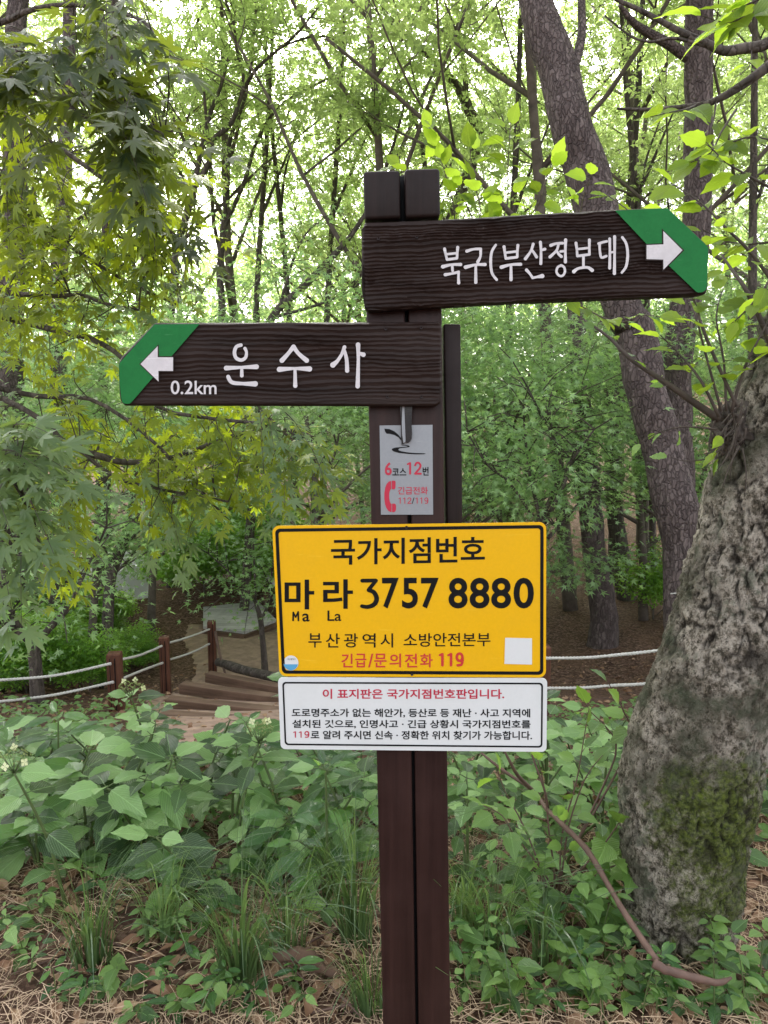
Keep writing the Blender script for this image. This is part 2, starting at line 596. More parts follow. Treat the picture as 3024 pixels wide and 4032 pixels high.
# ------------------------------------------------------------ ground
def build_ground():
    xs = np.concatenate([np.linspace(-60, -6, 28)[:-1], np.linspace(-6, 6, 121), np.linspace(6, 60, 28)[1:]])
    ys = np.concatenate([np.linspace(-30, .6, 18)[:-1], np.linspace(.6, 5.2, 110), np.linspace(5.2, 16, 60)[1:], np.linspace(16, 90, 40)[1:]])
    V, Fc = [], []
    for y in ys:
        for x in xs:
            z = terrain(x, y)
            if .6 < y < 5.2 and abs(x) < 4:
                z += .014 * mnoise.noise(Vector((x * 22, y * 22, 1))) + .006 * mnoise.noise(Vector((x * 60, y * 60, 1)))
            V.append((x, y, z))
    nx = len(xs)
    for j in range(len(ys) - 1):
        for i in range(nx - 1):
            a = j * nx + i
            Fc.append((a, a + 1, a + 1 + nx, a + nx))
    o = link('ground', mesh('ground', V, Fc, M['ground']))
    tag(o, 'brown forest floor of soil and leaf litter', kind='structure')
    # trodden earth path beside the fence
    V, Fc, pts = [], [], []
    L = [P(1180, 3000, 4.0), P(1000, 2900, 5.0), P(980, 2810, 6.0), P(1000, 2720, 7.2), P(1050, 2640, 8.6), P(980, 2590, 9.6), P(950, 2560, 10.3)]
    n = 0
    pp, _ = catmull([Vector((p.x, p.y, 0)) for p in L], [1] * len(L), .25)
    for i, p in enumerate(pp):
        wd = .95 + .25 * mnoise.noise(p)
        for k in range(9):
            q = (k - 4) / 4
            x = p.x + q * wd
            V.append((x, p.y, terrain(x, p.y) + .02 - .035 * q * q * q * q))
    for i in range(len(pp) - 1):
        for k in range(8):
            a = i * 9 + k
            Fc.append((a, a + 1, a + 10, a + 9))
    tag(link('path', mesh('path', V, Fc, M['soil'])), 'trodden reddish earth path leading to the deck', kind='structure')


build_ground()

# ------------------------------------------------------------ leaf templates (along +Y, normal +Z, base at origin, length 1)
def ovate(width=.55, nseg=8, fold=.12, droop=.15, serr=.0, widest=.42, tip=1.6):
    V, Fc, UV = [], [], []
    rows = nseg + 1
    for i in range(rows):
        t = i / nseg
        # profile
        a = (t / widest) if t < widest else (1 - t) / (1 - widest)
        prof = math.sin(min(1, max(0, a)) * math.pi / 2) ** (.75 if t < widest else tip * .72)
        hw = width * .5 * prof
        if serr and 0 < i < nseg: hw *= 1 + serr * (1 if i % 2 else -1)
        zc = -droop * t * t
        for k, s_ in enumerate((-1, -.5, 0, .5, 1)):
            V.append((hw * s_, t - (.03 * abs(s_) if 0 < i < nseg else 0), zc + fold * hw * 2 * abs(s_) + .012 * math.sin(t * 22 + s_ * 3) * abs(s_)))
            UV.append((.5 + hw * s_ / width, t))
    for i in range(nseg):
        for k in range(4):
            a = i * 5 + k
            Fc.append((a, a + 1, a + 6, a + 5))
    return V, Fc, UV


def maple_leaf(lobes=7, deep=.38, droop=.1, slim=.10):
    V = [(0, 0, 0)]
    UV = [(.5, .3)]
    ang = {7: (-128, -84, -42, 0, 42, 84, 128), 5: (-105, -52, 0, 52, 105)}[lobes]
    ln = {7: (.42, .72, .92, 1.0, .92, .72, .42), 5: (.6, .88, 1, .88, .6)}[lobes]
    ring = []
    for i, (a, l) in enumerate(zip(ang, ln)):
        if i:
            am = (ang[i - 1] + a) / 2
            ring.append((am, deep * (l + ln[i - 1]) / 2 * .85))
        # shoulders give the lobe its spindle shape
        ring.append((a - 13.5 * (1 if lobes == 7 else 1.3), l * .6))
        ring.append((a, l))
        ring.append((a + 13.5 * (1 if lobes == 7 else 1.3), l * .6))
    c = (0, .12)
    V[0] = (0, .12, .02)
    for a, l in ring:
        x = math.sin(R(a)) * l * .62
        y = .12 + math.cos(R(a)) * l * .88
        z = -droop * (l ** 2) + (.0)
        V.append((x, y, z))
        UV.append((.5 + x * .5, y))
    # stalk base
    V.append((0.006, -.12, -.01)); UV.append((.5, 0))
    V.append((-0.006, -.12, -.01)); UV.append((.5, 0))
    Fc = [(0, i, i + 1) for i in range(1, len(ring))]
    Fc.append((0, len(ring) + 1, len(ring) + 2))
    return V, Fc, UV


def star_small():
    V = [(0, .1, 0)]
    UV = [(.5, .5)]
    pts = [(-110, .5), (-80, .26), (-52, .85), (-26, .34), (0, 1), (26, .34), (52, .85), (80, .26), (110, .5)]
    for a, l in pts:
        V.append((math.sin(R(a)) * l * .6, .1 + math.cos(R(a)) * l * .9, -.12 * l * l))
        UV.append((.5, .5))
    Fc = [(0, i, i + 1) for i in range(1, len(pts))]
    return V, Fc, UV


def rhomb():
    return [(0, 0, 0), (.26, .42, .07), (0, 1, -.06), (-.26, .42, .07)], [(0, 1, 2), (0, 2, 3)], [(0, 0)] * 4


def pinnate():
    """a short twig end with five leaflets, 10 triangles"""
    V, Fc = [], []
    for (x, y, a, l) in ((0, .05, -60, .45), (0, .05, 60, .45), (0, .35, -48, .48), (0, .35, 48, .48), (0, .5, 0, .5)):
        b = len(V)
        ca, sa = math.cos(R(a)), math.sin(R(a))
        for (u, v, z) in ((0, 0, 0), (.24 * l * 1.2, .45 * l, .03), (0, l, -.05), (-.24 * l * 1.2, .45 * l, .03)):
            V.append((x + u * ca + v * sa, y - u * sa + v * ca, z))
        Fc += [(b, b + 1, b + 2), (b, b + 2, b + 3)]
    return V, Fc, [(0, 0)] * len(V)


def tri_only(Fc):
    out = []
    for f in Fc:
        for i in range(1, len(f) - 1): out.append((f[0], f[i], f[i + 1]))
    return out


def batch(name, templ, pos, ydir, nrm, size, mat):
    """one mesh of many leaves; pos/ydir/nrm (n,3), size (n,)"""
    V, Fc, UV = templ
    V = np.array(V, dtype=np.float64)
    T = np.array(tri_only(Fc))
    n = len(pos)
    y = ydir / (np.linalg.norm(ydir, axis=1, keepdims=True) + 1e-9)
    z = nrm - (nrm * y).sum(1, keepdims=True) * y
    z /= (np.linalg.norm(z, axis=1, keepdims=True) + 1e-9)
    x = np.cross(y, z)
    Rm = np.stack([x, y, z], axis=2)  # n,3,3
    W = np.einsum('nij,vj->nvi', Rm, V) * size[:, None, None] + pos[:, None, :]
    allV = W.reshape(-1, 3)
    allT = (T[None] + (np.arange(n) * len(V))[:, None, None]).reshape(-1, 3)
    UVs = np.tile(np.array(UV, dtype=np.float32), (n, 1))
    return mesh_np(name, allV, allT, mat, UVs)


def leafM(p, y, nrm, size):
    y = Vector(y).normalized()
    z = Vector(nrm)
    z = (z - y * z.dot(y))
    if z.length < .01: z = y.orthogonal()
    z.normalize()
    x = y.cross(z)
    m = Matrix((x, y, z)).transposed().to_4x4()
    for i in range(3):
        for j in range(3): m[i][j] *= size
    m.translation = Vector(p)
    return m


def uvec():
    while True:
        v = Vector((random.uniform(-1, 1), random.uniform(-1, 1), random.uniform(-1, 1)))
        if .1 < v.length < 1: return v.normalized()


# ------------------------------------------------------------ generic background tree variants
def grow(h, spread, seed, fork=.35, levels=4, lean=.0, r0=.13, up=.25):
    """returns list of (pts, rads) and tips"""
    rnd = random.Random(seed)
    br, tips = [], []

    def rec(p, d, L, r, lv):
        pts, rad = [p.copy()], [r]
        q = p.copy()
        n = 4 if lv else 7
        for i in range(n):
            d = (d + Vector((rnd.uniform(-1, 1), rnd.uniform(-1, 1), rnd.uniform(-.4, .8))) * (.16 if lv else .07)).normalized()
            q = q + d * (L / n)
            pts.append(q.copy())
            rad.append(r * (1 - .55 * (i + 1) / n))
        br.append((pts, rad, lv))
        if lv >= levels:
            tips.append((q, d))
            return
        if lv >= levels - 1: tips.append((q, d))
        kids = rnd.choice((3, 4)) if lv else rnd.choice((5, 6, 7))
        a0 = rnd.uniform(0, 6.28)
        for k in range(kids):
            t = (fork + (1 - fork) * (k + .6) / kids) if lv == 0 else rnd.uniform(.35, 1)
            f = t * n
            i = min(n - 1, int(f))
            s_ = pts[i].lerp(pts[i + 1], f - i)
            ax = a0 + k * 2.4 + rnd.uniform(-.4, .4)
            side = Vector((math.cos(ax), math.sin(ax), 0))
            dd = (d * rnd.uniform(.35, .8) + side * rnd.uniform(.6, 1.0) * spread + Vector((0, 0, up))).normalized()
            rec(s_, dd, L * (rnd.uniform(.42, .62) if lv == 0 else rnd.uniform(.5, .72)), rad[i] * .55, lv + 1)

    rec(Vector((0, 0, -.15)), Vector((lean, 0, 1)).normalized(), h, r0, 0)
    return br, tips


def crown_arrays(tips, per, sig, flat, size, seed, tilt=.7, droop=.3):
    rg = np.random.default_rng(seed)
    T = np.array([t[0][:] for t in tips])
    D = np.array([t[1][:] for t in tips])
    idx = np.repeat(np.arange(len(T)), per)
    n = len(idx)
    off = rg.normal(0, sig, (n, 3)) * np.array([1, 1, flat])
    back = rg.uniform(-.9, .35, (n, 1)) * sig * 2
    pos = T[idx] + D[idx] * back + off
    # layered, flattened sprays
    yd = off * np.array([1, 1, .3]) + rg.normal(0, .5, (n, 3)) * sig + np.array([0, 0, -droop * sig])
    nr = np.array([0, 0, 1.0]) + rg.normal(0, tilt, (n, 3))
    sz = size * rg.uniform(.65, 1.25, n)
    return pos, yd, nr, sz


VAR = {}


def tree_variant(key, h, spread, seed, per, sig, flat, size, templ, mat, fork=.35, levels=3, r0=.13, tilt=.7, bark='bark_far', up=.25, droop=.3, lean=0):
    br, tips = grow(h, spread, seed, fork, levels, lean, r0, up)
    tb = Tubes()
    for pts, rad, lv in br:
        tb.add(pts, rad, sides=(10, 6, 4, 3, 3)[lv], step=.5, minseg=1, rough=.12 if lv == 0 else 0)
    tm = tb.me(key + '_trunk', M[bark])
    pos, yd, nr, sz = crown_arrays(tips, per, sig, flat, size, seed, tilt, droop)
    cm = batch(key + '_crown', templ, pos, yd, nr, sz, M[mat])
    VAR[key] = (tm, cm, len(pos))


# slender canopy trees, mid maples, deep background trees
tree_variant('oakA', 8.0, 1.0, 3, 84, .29, .38, .15, pinnate(), 'canopy', .45, 3, .10, .8)
tree_variant('oakB', 8.5, .9, 14, 72, .31, .38, .15, pinnate(), 'canopy', .4, 3, .09, .8)
tree_variant('oakC', 7.5, 1.1, 25, 80, .31, .38, .16, pinnate(), 'canopy', .35, 3, .10, .8, lean=.12)
tree_variant('mapleA', 3.2, 1.2, 31, 80, .24, .16, .085, star_small(), 'maple_green', .3, 3, .06, .38, up=.2)
tree_variant('mapleB', 2.9, 1.3, 42, 66, .24, .16, .085, star_small(), 'maple_green', .28, 3, .06, .38, up=.2)
tree_variant('deepA', 7.5, 1.0, 53, 40, .45, .6, .19, pinnate(), 'canopy_deep', .15, 3, .14, .9)
tree_variant('deepB', 6.5, 1.1, 64, 40, .45, .6, .19, pinnate(), 'canopy_deep', .12, 3, .14, .9)
tree_variant('bush', 1.0, 1.3, 75, 34, .13, .5, .085, rhomb(), 'shrub', .1, 3, .02, .9, up=.3)


def put_tree(key, x, y, rot, sc, name, label, cat='tree', group=None, z=None):
    tm, cm, _ = VAR[key]
    zz = terrain(x, y) if z is None else z
    e = empty(name, (x, y, zz), label, cat, group)
    for nm, me in (('trunk' if cat == 'tree' else 'stem', tm), ('crown' if cat == 'tree' else 'foliage', cm)):
        o = bpy.data.objects.new(nm, me)
        COL.objects.link(o)
        o.parent = e
        o.rotation_euler = (0, 0, rot)
        o.scale = (sc, sc, sc)
    return e

# ------------------------------------------------------------ signpost
DP = 1.65  # distance of the post front


class Pl:
    """crop coordinates -> photo pixels -> points on an upright plane at distance Y"""
    def __init__(s, ox, oy, sc, Y):
        s.ox, s.oy, s.sc, s.Y = ox, oy, sc, Y

    def px(s, x, y):
        return (s.ox + x * s.sc, s.oy + y * s.sc)

    def __call__(s, x, y, lift=0.0):
        a, b = s.px(x, y)
        return P(a, b, s.Y) + Vector((0, -lift, 0))


def bilerp(c, u, v):
    (ax, ay), (bx, by), (cx, cy), (dx, dy) = c  # TL TR BR BL
    x = (ax * (1 - u) + bx * u) * (1 - v) + (dx * (1 - u) + cx * u) * v
    y = (ay * (1 - u) + by * u) * (1 - v) + (dy * (1 - u) + cy * u) * v
    return x, y


def text(name, s, pl, box, mat, parent, bold=.02, lift=.0008, label=None, shear=0.0):
    """box: x0,y0,x1,y1 or four corners, in crop coordinates"""
    cu = bpy.data.curves.new('t', 'FONT')
    cu.body = s
    cu.offset = bold
    cu.resolution_u = 5
    to = bpy.data.objects.new('t', cu)
    COL.objects.link(to)
    dg = bpy.context.evaluated_depsgraph_get()
    me = bpy.data.meshes.new_from_object(to.evaluated_get(dg))
    bpy.data.objects.remove(to)
    bpy.data.curves.remove(cu)
    n = len(me.vertices)
    co = np.zeros(n * 3, dtype=np.float32)
    me.vertices.foreach_get('co', co)
    co = co.reshape(-1, 3)
    lo, hi = co.min(0), co.max(0)
    if len(box) == 4 and not isinstance(box[0], tuple):
        x0, y0, x1, y1 = box
        c = [(x0, y0), (x1, y0), (x1, y1), (x0, y1)]
    else:
        c = box
    base = world_loc(parent)
    for i in range(n):
        u = (co[i, 0] - lo[0]) / (hi[0] - lo[0])
        v = 1 - (co[i, 1] - lo[1]) / (hi[1] - lo[1])
        x, y = bilerp(c, u, v)
        me.vertices[i].co = pl(x, y, lift) - base
    me.materials.clear()
    me.materials.append(mat)
    me.update()
    # make faces look at the camera
    if len(me.polygons) and me.polygons[0].normal.y > 0: me.flip_normals()
    o = bpy.data.objects.new(name, me)
    COL.objects.link(o)
    o.parent = parent
    if label: o['label'] = label
    return o


def stroke_geo(pl, pts, ws, lift, V, Fc, closed=False):
    """round ended stroke of varying width in crop coordinates"""
    P2 = [Vector((x, y, 0)) for x, y in pts]
    P2, W2 = catmull(P2, ws, 6, 3)
    L, Rr = [], []
    n = len(P2)
    for i in range(n):
        t = (P2[min(i + 1, n - 1)] - P2[max(i - 1, 0)]).normalized()
        nn = Vector((-t.y, t.x, 0))
        L.append(P2[i] + nn * W2[i] / 2)
        Rr.append(P2[i] - nn * W2[i] / 2)
    b = len(V)
    for a in L + Rr: V.append(pl(a.x, a.y, lift))
    for i in range(n - 1): Fc.append((b + i, b + i + 1, b + n + i + 1, b + n + i))
    for end, sgn in ((0, -1), (n - 1, 1)):
        t = (P2[min(end + 1, n - 1)] - P2[max(end - 1, 0)]).normalized() * sgn
        nn = Vector((-t.y, t.x, 0))
        bb = len(V)
        for k in range(9):
            a = math.pi * k / 8
            q = P2[end] + (nn * math.cos(a) + t * math.sin(a)) * W2[end] / 2
            V.append(pl(q.x, q.y, lift + .00008))
        Fc.append(tuple(range(bb, bb + 9)))


def strokes(name, pl, lst, mat, parent, lift=.0008, label=None):
    V, Fc = [], []
    for i, (pts, ws) in enumerate(lst):
        if not isinstance(ws, (list, tuple)): ws = [ws] * len(pts)
        if len(ws) != len(pts): ws = list(np.interp(np.linspace(0, 1, len(pts)), np.linspace(0, 1, len(ws)), ws))
        stroke_geo(pl, pts, ws, lift + i * .00016, V, Fc)
    base = world_loc(parent)
    V = [v - base for v in V]
    me = mesh(name, V, Fc, mat, False)
    o = bpy.data.objects.new(name, me)
    COL.objects.link(o)
    o.parent = parent
    if label: o['label'] = label
    return o


class Glyphs(list):
    def __iadd__(s, o):
        s.append(o)
        return s


def one_nine(pl, x0, y0, x1, y1, wd, mat, parent, lift, which='119'):
    """figures 1 and 9 (and 2) drawn with strokes in a box"""
    n = len(which)
    cw = (x1 - x0) / n
    h = y1 - y0
    for i, ch in enumerate(which):
        a = x0 + cw * i
        if ch == '1':
            g = [([(a + cw * .18, y0 + h * .17), (a + cw * .5, y0 + wd * .4)], wd * .8), ([(a + cw * .5, y0 + wd / 2), (a + cw * .5, y1 - wd / 2)], wd)]
        elif ch == '2':
            g = [([(a + cw * .14, y0 + h * .26), (a + cw * .3, y0 + h * .08), (a + cw * .6, y0 + h * .06), (a + cw * .82, y0 + h * .26), (a + cw * .7, y0 + h * .5), (a + cw * .35, y0 + h * .76), (a + cw * .14, y1 - wd / 2)], wd), ([(a + cw * .14, y1 - wd / 2), (a + cw * .86, y1 - wd / 2)], wd)]
        else:
            cx, cy, rx, ry = a + cw * .5, y0 + h * .32, cw * .33, h * .27
            g = [([(cx + rx * math.cos(t * math.pi / 5), cy + ry * math.sin(t * math.pi / 5)) for t in range(11)], wd), ([(cx + rx, cy), (cx + rx, y0 + h * .6), (cx + rx * .6, y1 - wd * .7), (cx - rx * .7, y1 - wd * .5)], wd)]
        strokes('letter', pl, g, mat, parent, lift)


def poly(name, pl, pts, mat, parent, lift=.0008, thick=0.0, label=None):
    base = world_loc(parent)
    V = [pl(x, y, lift + thick) - base for x, y in pts]
    n = len(pts)
    Fc = [tuple(range(n))]
    if thick:
        V += [pl(x, y, lift) - base for x, y in pts]
        Fc += [(i, (i + 1) % n, n + (i + 1) % n, n + i) for i in range(n)]
        Fc.append(tuple(range(n, 2 * n)))
    me = mesh(name, V, Fc, mat, False)
    bm = bmesh.new(); bm.from_mesh(me)
    bmesh.ops.recalc_face_normals(bm, faces=bm.faces)
    bm.to_mesh(me); bm.free()
    if not thick and me.polygons[0].normal.y > 0: me.flip_normals()
    o = bpy.data.objects.new(name, me)
    COL.objects.link(o)
    o.parent = parent
    if label: o['label'] = label
    return o


def rr_pts(c, W, H, r, inset=0, seg=7):
    """rounded rectangle in a W x H frame mapped to quad c; returns crop points"""
    pts = []
    for cx, cy, a0 in ((W - inset - r, inset + r, -90), (W - inset - r, H - inset - r, 0), (inset + r, H - inset - r, 90), (inset + r, inset + r, 180)):
        for k in range(seg + 1):
            a = R(a0 + 90 * k / seg)
            pts.append(bilerp(c, (cx + r * math.cos(a)) / W, (cy + r * math.sin(a)) / H))
    return pts


def ring(name, pl, a, b, mat, parent, lift):
    base = world_loc(parent)
    n = len(a)
    V = [pl(x, y, lift) - base for x, y in a] + [pl(x, y, lift) - base for x, y in b]
    Fc = [(i, (i + 1) % n, n + (i + 1) % n, n + i) for i in range(n)]
    me = mesh(name, V, Fc, mat, False)
    if me.polygons[0].normal.y > 0: me.flip_normals()
    o = bpy.data.objects.new(name, me); COL.objects.link(o); o.parent = parent
    return o


def bevel_prism(name, pts_front, depth, mat, parent, bev=.006, dz=None):
    """pts_front: world points of a front outline, extruded along +Y"""
    base = world_loc(parent)
    bm = bmesh.new()
    f = [bm.verts.new(p - base) for p in pts_front]
    bk = [bm.verts.new(p - base + Vector((0, depth, 0))) for p in pts_front]
    n = len(f)
    bm.faces.new(f)
    bm.faces.new(bk[::-1])
    for i in range(n): bm.faces.new((f[i], bk[i], bk[(i + 1) % n], f[(i + 1) % n]))
    bmesh.ops.recalc_face_normals(bm, faces=bm.faces)
    bmesh.ops.bevel(bm, geom=list(bm.edges), offset=bev, segments=3, profile=.5, affect='EDGES')
    me = bpy.data.meshes.new(name)
    bm.to_mesh(me); bm.free()
    me.materials.append(mat)
    me.polygons.foreach_set('use_smooth', [True] * len(me.polygons))
    try:
        me.set_sharp_from_angle(angle=R(50))
    except Exception:
        pass
    o = bpy.data.objects.new(name, me); COL.objects.link(o); o.parent = parent
    return o


def plank_board(name, top, bot, slope, thick, Y, parent, seed, mat, label, ridge, flat_below=None, spacing=17):
    """weathered board: columns between the top and bottom polylines (photo px), grain as real ridges"""
    x0, x1 = top[0][0], top[-1][0]
    nu, nv = 330, 170
    tx, ty = zip(*top); bx, by = zip(*bot)
    V, Fc = [], []
    base = world_loc(parent)
    for i in range(nu + 1):
        u = i / nu
        x = x0 + (x1 - x0) * u
        yt, yb = float(np.interp(x, tx, ty)), float(np.interp(x, bx, by))
        for j in range(nv + 1):
            y = yt + (yb - yt) * j / nv
            g = y - slope * (x - x0)
            wv = 9 * mnoise.noise(Vector((x * .004, g * .012, seed))) + 4 * mnoise.noise(Vector((x * .016, g * .03, seed + 4)))
            s_ = g + wv
            ph = s_ / spacing + 1.5 * mnoise.noise(Vector((s_ * .012, x * .0006, seed + 9)))
            fr = abs((ph % 1.0) - .35) / (.35 if (ph % 1.0) < .35 else .65)
            rid = (1 - fr) ** 1.3
            amp = .45 + .75 * max(0, .5 + mnoise.noise(Vector((x * .002, s_ * .02, seed + 2))))
            if flat_below is not None: amp *= 1 - .8 * smooth(flat_below - 15, flat_below + 25, g)
            h = ridge * (rid * amp) + .0004 * mnoise.noise(Vector((x * .03, g * .3, seed)))
            e = min(x - x0, x1 - x, y - yt, yb - y)
            r = 11
            if e < r: h -= .006 * (1 - e / r) ** 2
            yy = y + (1.2 * mnoise.noise(Vector((x * .02, g * .02, 7))) if e < .5 else 0)
            V.append(P(x, yy, Y - h) - base)
    nvp = nv + 1
    for i in range(nu):
        for j in range(nv):
            a = i * nvp + j
            Fc.append((a, a + 1, a + 1 + nvp, a + nvp))
    border = [i * nvp for i in range(nu + 1)] + [nu * nvp + j for j in range(1, nvp)] + [i * nvp + nv for i in range(nu - 1, -1, -1)] + [j for j in range(nv - 1, 0, -1)]
    b = len(V)
    for k in border: V.append(Vector((V[k].x, Y + thick - base.y, V[k].z)))
    n = len(border)
    for k in range(n): Fc.append((border[k], border[(k + 1) % n], b + (k + 1) % n, b + k))
    Fc.append(tuple(b + k for k in range(n)))
    me = mesh(name, V, Fc, mat)
    bm = bmesh.new(); bm.from_mesh(me)
    bmesh.ops.recalc_face_normals(bm, faces=bm.faces)
    bm.to_mesh(me); bm.free()
    me.set_sharp_from_angle(angle=R(60))
    o = bpy.data.objects.new(name, me); COL.objects.link(o); o.parent = parent
    o['label'] = label
    return o


def screw(pl, x, y, parent, lift=.0, r=7):
    base = world_loc(parent)
    V, Fc = [], []
    c = pl(x, y, lift)
    rr = (pl(x + r, y) - pl(x, y)).length
    for k in range(16):
        a = k * math.pi / 8
        V.append(c + Vector((math.cos(a) * rr, 0, math.sin(a) * rr)) - base)
    for k in range(16):
        a = k * math.pi / 8
        V.append(c + Vector((math.cos(a) * rr * .8, -.0012, math.sin(a) * rr * .8)) - base)
    for k in range(16): Fc.append((k, (k + 1) % 16, 16 + (k + 1) % 16, 16 + k))
    # cross recess: four arms
    V.append(c + Vector((0, .0006, 0)) - base)
    for k in range(16): Fc.append((16 + k, 16 + (k + 1) % 16, 32))
    o = bpy.data.objects.new('screw', mesh('screw', V, Fc, M['screw'], False)); COL.objects.link(o); o.parent = parent
    return o


def build_signpost():
    foot = P(1640, 4032, DP)
    root = empty('signpost', (foot.x, DP, 0), 'brown twin-timber signpost carrying two arrow boards, a yellow, a white and a silver plate', 'signpost')

    def member(l0, l1, r0, r1, ytop, Y, depth, mat, ybot=4032, to_ground=True, name='post_timber'):
        # x of the left and right edges at photo rows 700 and 4032
        def edge(a, b, row): return a + (b - a) * (row - 700) / (4032 - 700)
        tl, tr = P(edge(l0, l1, ytop), ytop, Y), P(edge(r0, r1, ytop), ytop, Y)
        bl, br_ = P(edge(l0, l1, ybot), ybot, Y), P(edge(r0, r1, ybot), ybot, Y)
        if to_ground:
            k = (tl.z + .2) / (tl.z - bl.z)
            bl = tl + (bl - tl) * k
            br_ = tr + (br_ - tr) * k
        return bevel_prism(name, [tl, tr, br_, bl], depth, mat, root, .004)

    member(1430, 1508, 1586, 1637, 905, DP, .075, M['post'])
    member(1600, 1648, 1733, 1774, 905, DP, .075, M['post'])
    # third timber behind, cut off behind the plates
    member(1738, 1790, 1808, 1840, 1275, DP + .03, .075, M['post_dark'], ybot=2900, to_ground=False, name='side_timber')
    # black strip standing in for the shade in the gap between the timbers
    member(1570, 1617, 1600, 1649, 690, DP + .018, .05, M['black'], to_ground=True, name='gap_shade_strip')
    # two cap blocks
    for x0, x1 in ((1430, 1575), (1592, 1732)):
        pts = [P(x0, 672 if x0 < 1500 else 664, DP - .035), P(x1, 668 if x0 < 1500 else 660, DP - .035), P(x1 + 2, 858 if x0 < 1500 else 852, DP - .035), P(x0 + 5, 864 if x0 < 1500 else 857, DP - .035)]
        bevel_prism('cap_block', pts, .10, M['post_dark'], root, .007)
    # ---- lower arrow board
    YL = DP - .036
    low = plank_board('arrow_board', [(468, 1430), (480, 1405), (602, 1279), (612, 1272), (1725, 1268), (1738, 1276)],
                      [(468, 1480), (473, 1575), (492, 1597), (1715, 1600), (1731, 1590), (1738, 1572)], 0.0, .034, YL, root, 3, M['board'],
                      'lower brown arrow board pointing left with white Korean lettering', .0034, 1545, 18)
    pl = Pl(400, 1200, .874, YL)
    lf = .0056
    rd = [(241, 90), (444, 88), (131, 447)]
    green = [(241, 90), (444, 88), (138, 440), (130, 446), (120, 447), (106, 445), (97, 438), (93, 425), (84, 345), (83, 275), (86, 262)]
    poly('green_band', pl, green, M['green'], low, lf - .0008, .0008)
    arrow = [(180, 268), (257, 188), (257, 238), (326, 238), (326, 299), (260, 299), (261, 347)]
    poly('arrow_edge', pl, [(174, 268), (261, 179), (262, 233), (330, 233), (330, 303), (265, 303), (265, 356)], M['board'], low, lf + .0006)
    poly('arrow', pl, arrow, M['lettering'], low, lf + .0012)
    st = Glyphs()
    st += [([(630, 183), (610, 190), (601, 214), (608, 240), (630, 250), (650, 240), (655, 215), (648, 198)], [16, 16, 16, 16, 16, 15, 13, 15]),
          ([(564, 286), (632, 283), (700, 280)], [22, 13, 22]), ([(634, 285), (634, 320)], [13, 17]),
          ([(573, 325), (590, 350), (640, 356), (694, 357)], [18, 18, 15, 25])]
    st += [([(866, 190), (843, 220), (814, 252)], [20, 17, 22]), ([(866, 190), (888, 220), (925, 252)], [20, 17, 22]),
           ([(803, 292), (870, 288), (938, 290)], [24, 12, 24]), ([(873, 290), (874, 366)], [13, 19])]
    st += [([(1095, 192), (1082, 225), (1062, 255), (1043, 272)], [17, 14, 16, 25]), ([(1092, 200), (1104, 245), (1107, 298)], [14, 16, 19]),
           ([(1156, 181), (1157, 250), (1154, 368)], [21, 14, 20]), ([(1158, 218), (1180, 226)], [12, 21])]
    for g in st: strokes('letter', pl, g, M['lettering'], low, lf)
    text('lettering', '0.2km', pl, (315, 342, 521, 404), M['lettering'], low, .012, lf + .0005)
    for x, y in ((1280, 110), (1440, 105), (1287, 415), (1441, 415)): screw(pl, x, y, low, .0035)
    # ---- upper arrow board
    YU = DP - .036
    up = plank_board('arrow_board', [(1424, 905), (1438, 878), (1700, 868), (2424, 826), (2618, 819), (2632, 823), (2780, 962), (2786, 975)],
                     [(1424, 1140), (1436, 1215), (1450, 1226), (2000, 1192), (2745, 1163), (2776, 1158), (2784, 1140), (2786, 1130)], -.045, .034, YU, root, 8, M['board'],
                     'upper brown arrow board pointing right with white Korean lettering', .0038, None, 15)
    pl = Pl(1400, 640, .874, YU)
    green = [(1166, 220), (1388, 209), (1402, 210), (1578, 378), (1584, 388), (1578, 560), (1572, 576), (1558, 586), (1540, 588), (1530, 584), (1410, 470), (1300, 362)]
    poly('green_band', pl, green, M['green'], up, lf - .0008, .0008)
    poly('arrow_edge', pl, [(1301, 370), (1376, 367), (1375, 301), (1476, 398), (1376, 497), (1376, 446), (1301, 444)], M['board'], up, lf + .0006)
    poly('arrow', pl, [(1306, 375), (1382, 372), (1381, 312), (1467, 398), (1382, 485), (1381, 440), (1306, 438)], M['lettering'], up, lf + .0012)
    s = Glyphs()
    s += [([(400, 392), (405, 415), (411, 438)], [14, 11, 12]), ([(459, 385), (457, 410), (456, 432)], [14, 11, 12]), ([(407, 416), (455, 411)], 11), ([(411, 440), (455, 434)], 12),
          ([(392, 472), (430, 463), (472, 462)], [17, 11, 15]), ([(434, 467), (436, 490)], 12), ([(403, 508), (432, 503), (463, 496)], [15, 11, 13]), ([(463, 498), (462, 520), (463, 545)], [12, 11, 15])]
    s += [([(500, 402), (530, 393), (562, 392)], [15, 11, 13]), ([(562, 394), (561, 425), (549, 450)], [13, 11, 15]), ([(494, 474), (540, 463), (582, 462)], [17, 11, 15]), ([(540, 467), (540, 542)], [11, 15])]
    s += [([(630, 374), (612, 405), (607, 450), (613, 500), (634, 530)], [11, 12, 13, 12, 12])]
    s += [([(667, 382), (671, 410), (675, 434)], [14, 11, 12]), ([(729, 376), (727, 400), (726, 428)], [14, 11, 12]), ([(673, 409), (725, 403)], 11), ([(675, 435), (725, 429)], 12),
          ([(655, 474), (697, 463), (741, 461)], [17, 11, 15]), ([(698, 467), (698, 530)], [11, 15])]
    s += [([(798, 370), (787, 402), (763, 436)], [13, 11, 15]), ([(791, 396), (803, 412), (813, 428)], [11, 12, 14]), ([(830, 362), (833, 400), (832, 458)], [14, 11, 14]), ([(834, 398), (850, 393)], [10, 14]),
          ([(768, 487), (784, 505), (795, 522)], [15, 11, 12]), ([(795, 522), (815, 518), (838, 514)], [12, 11, 20])]
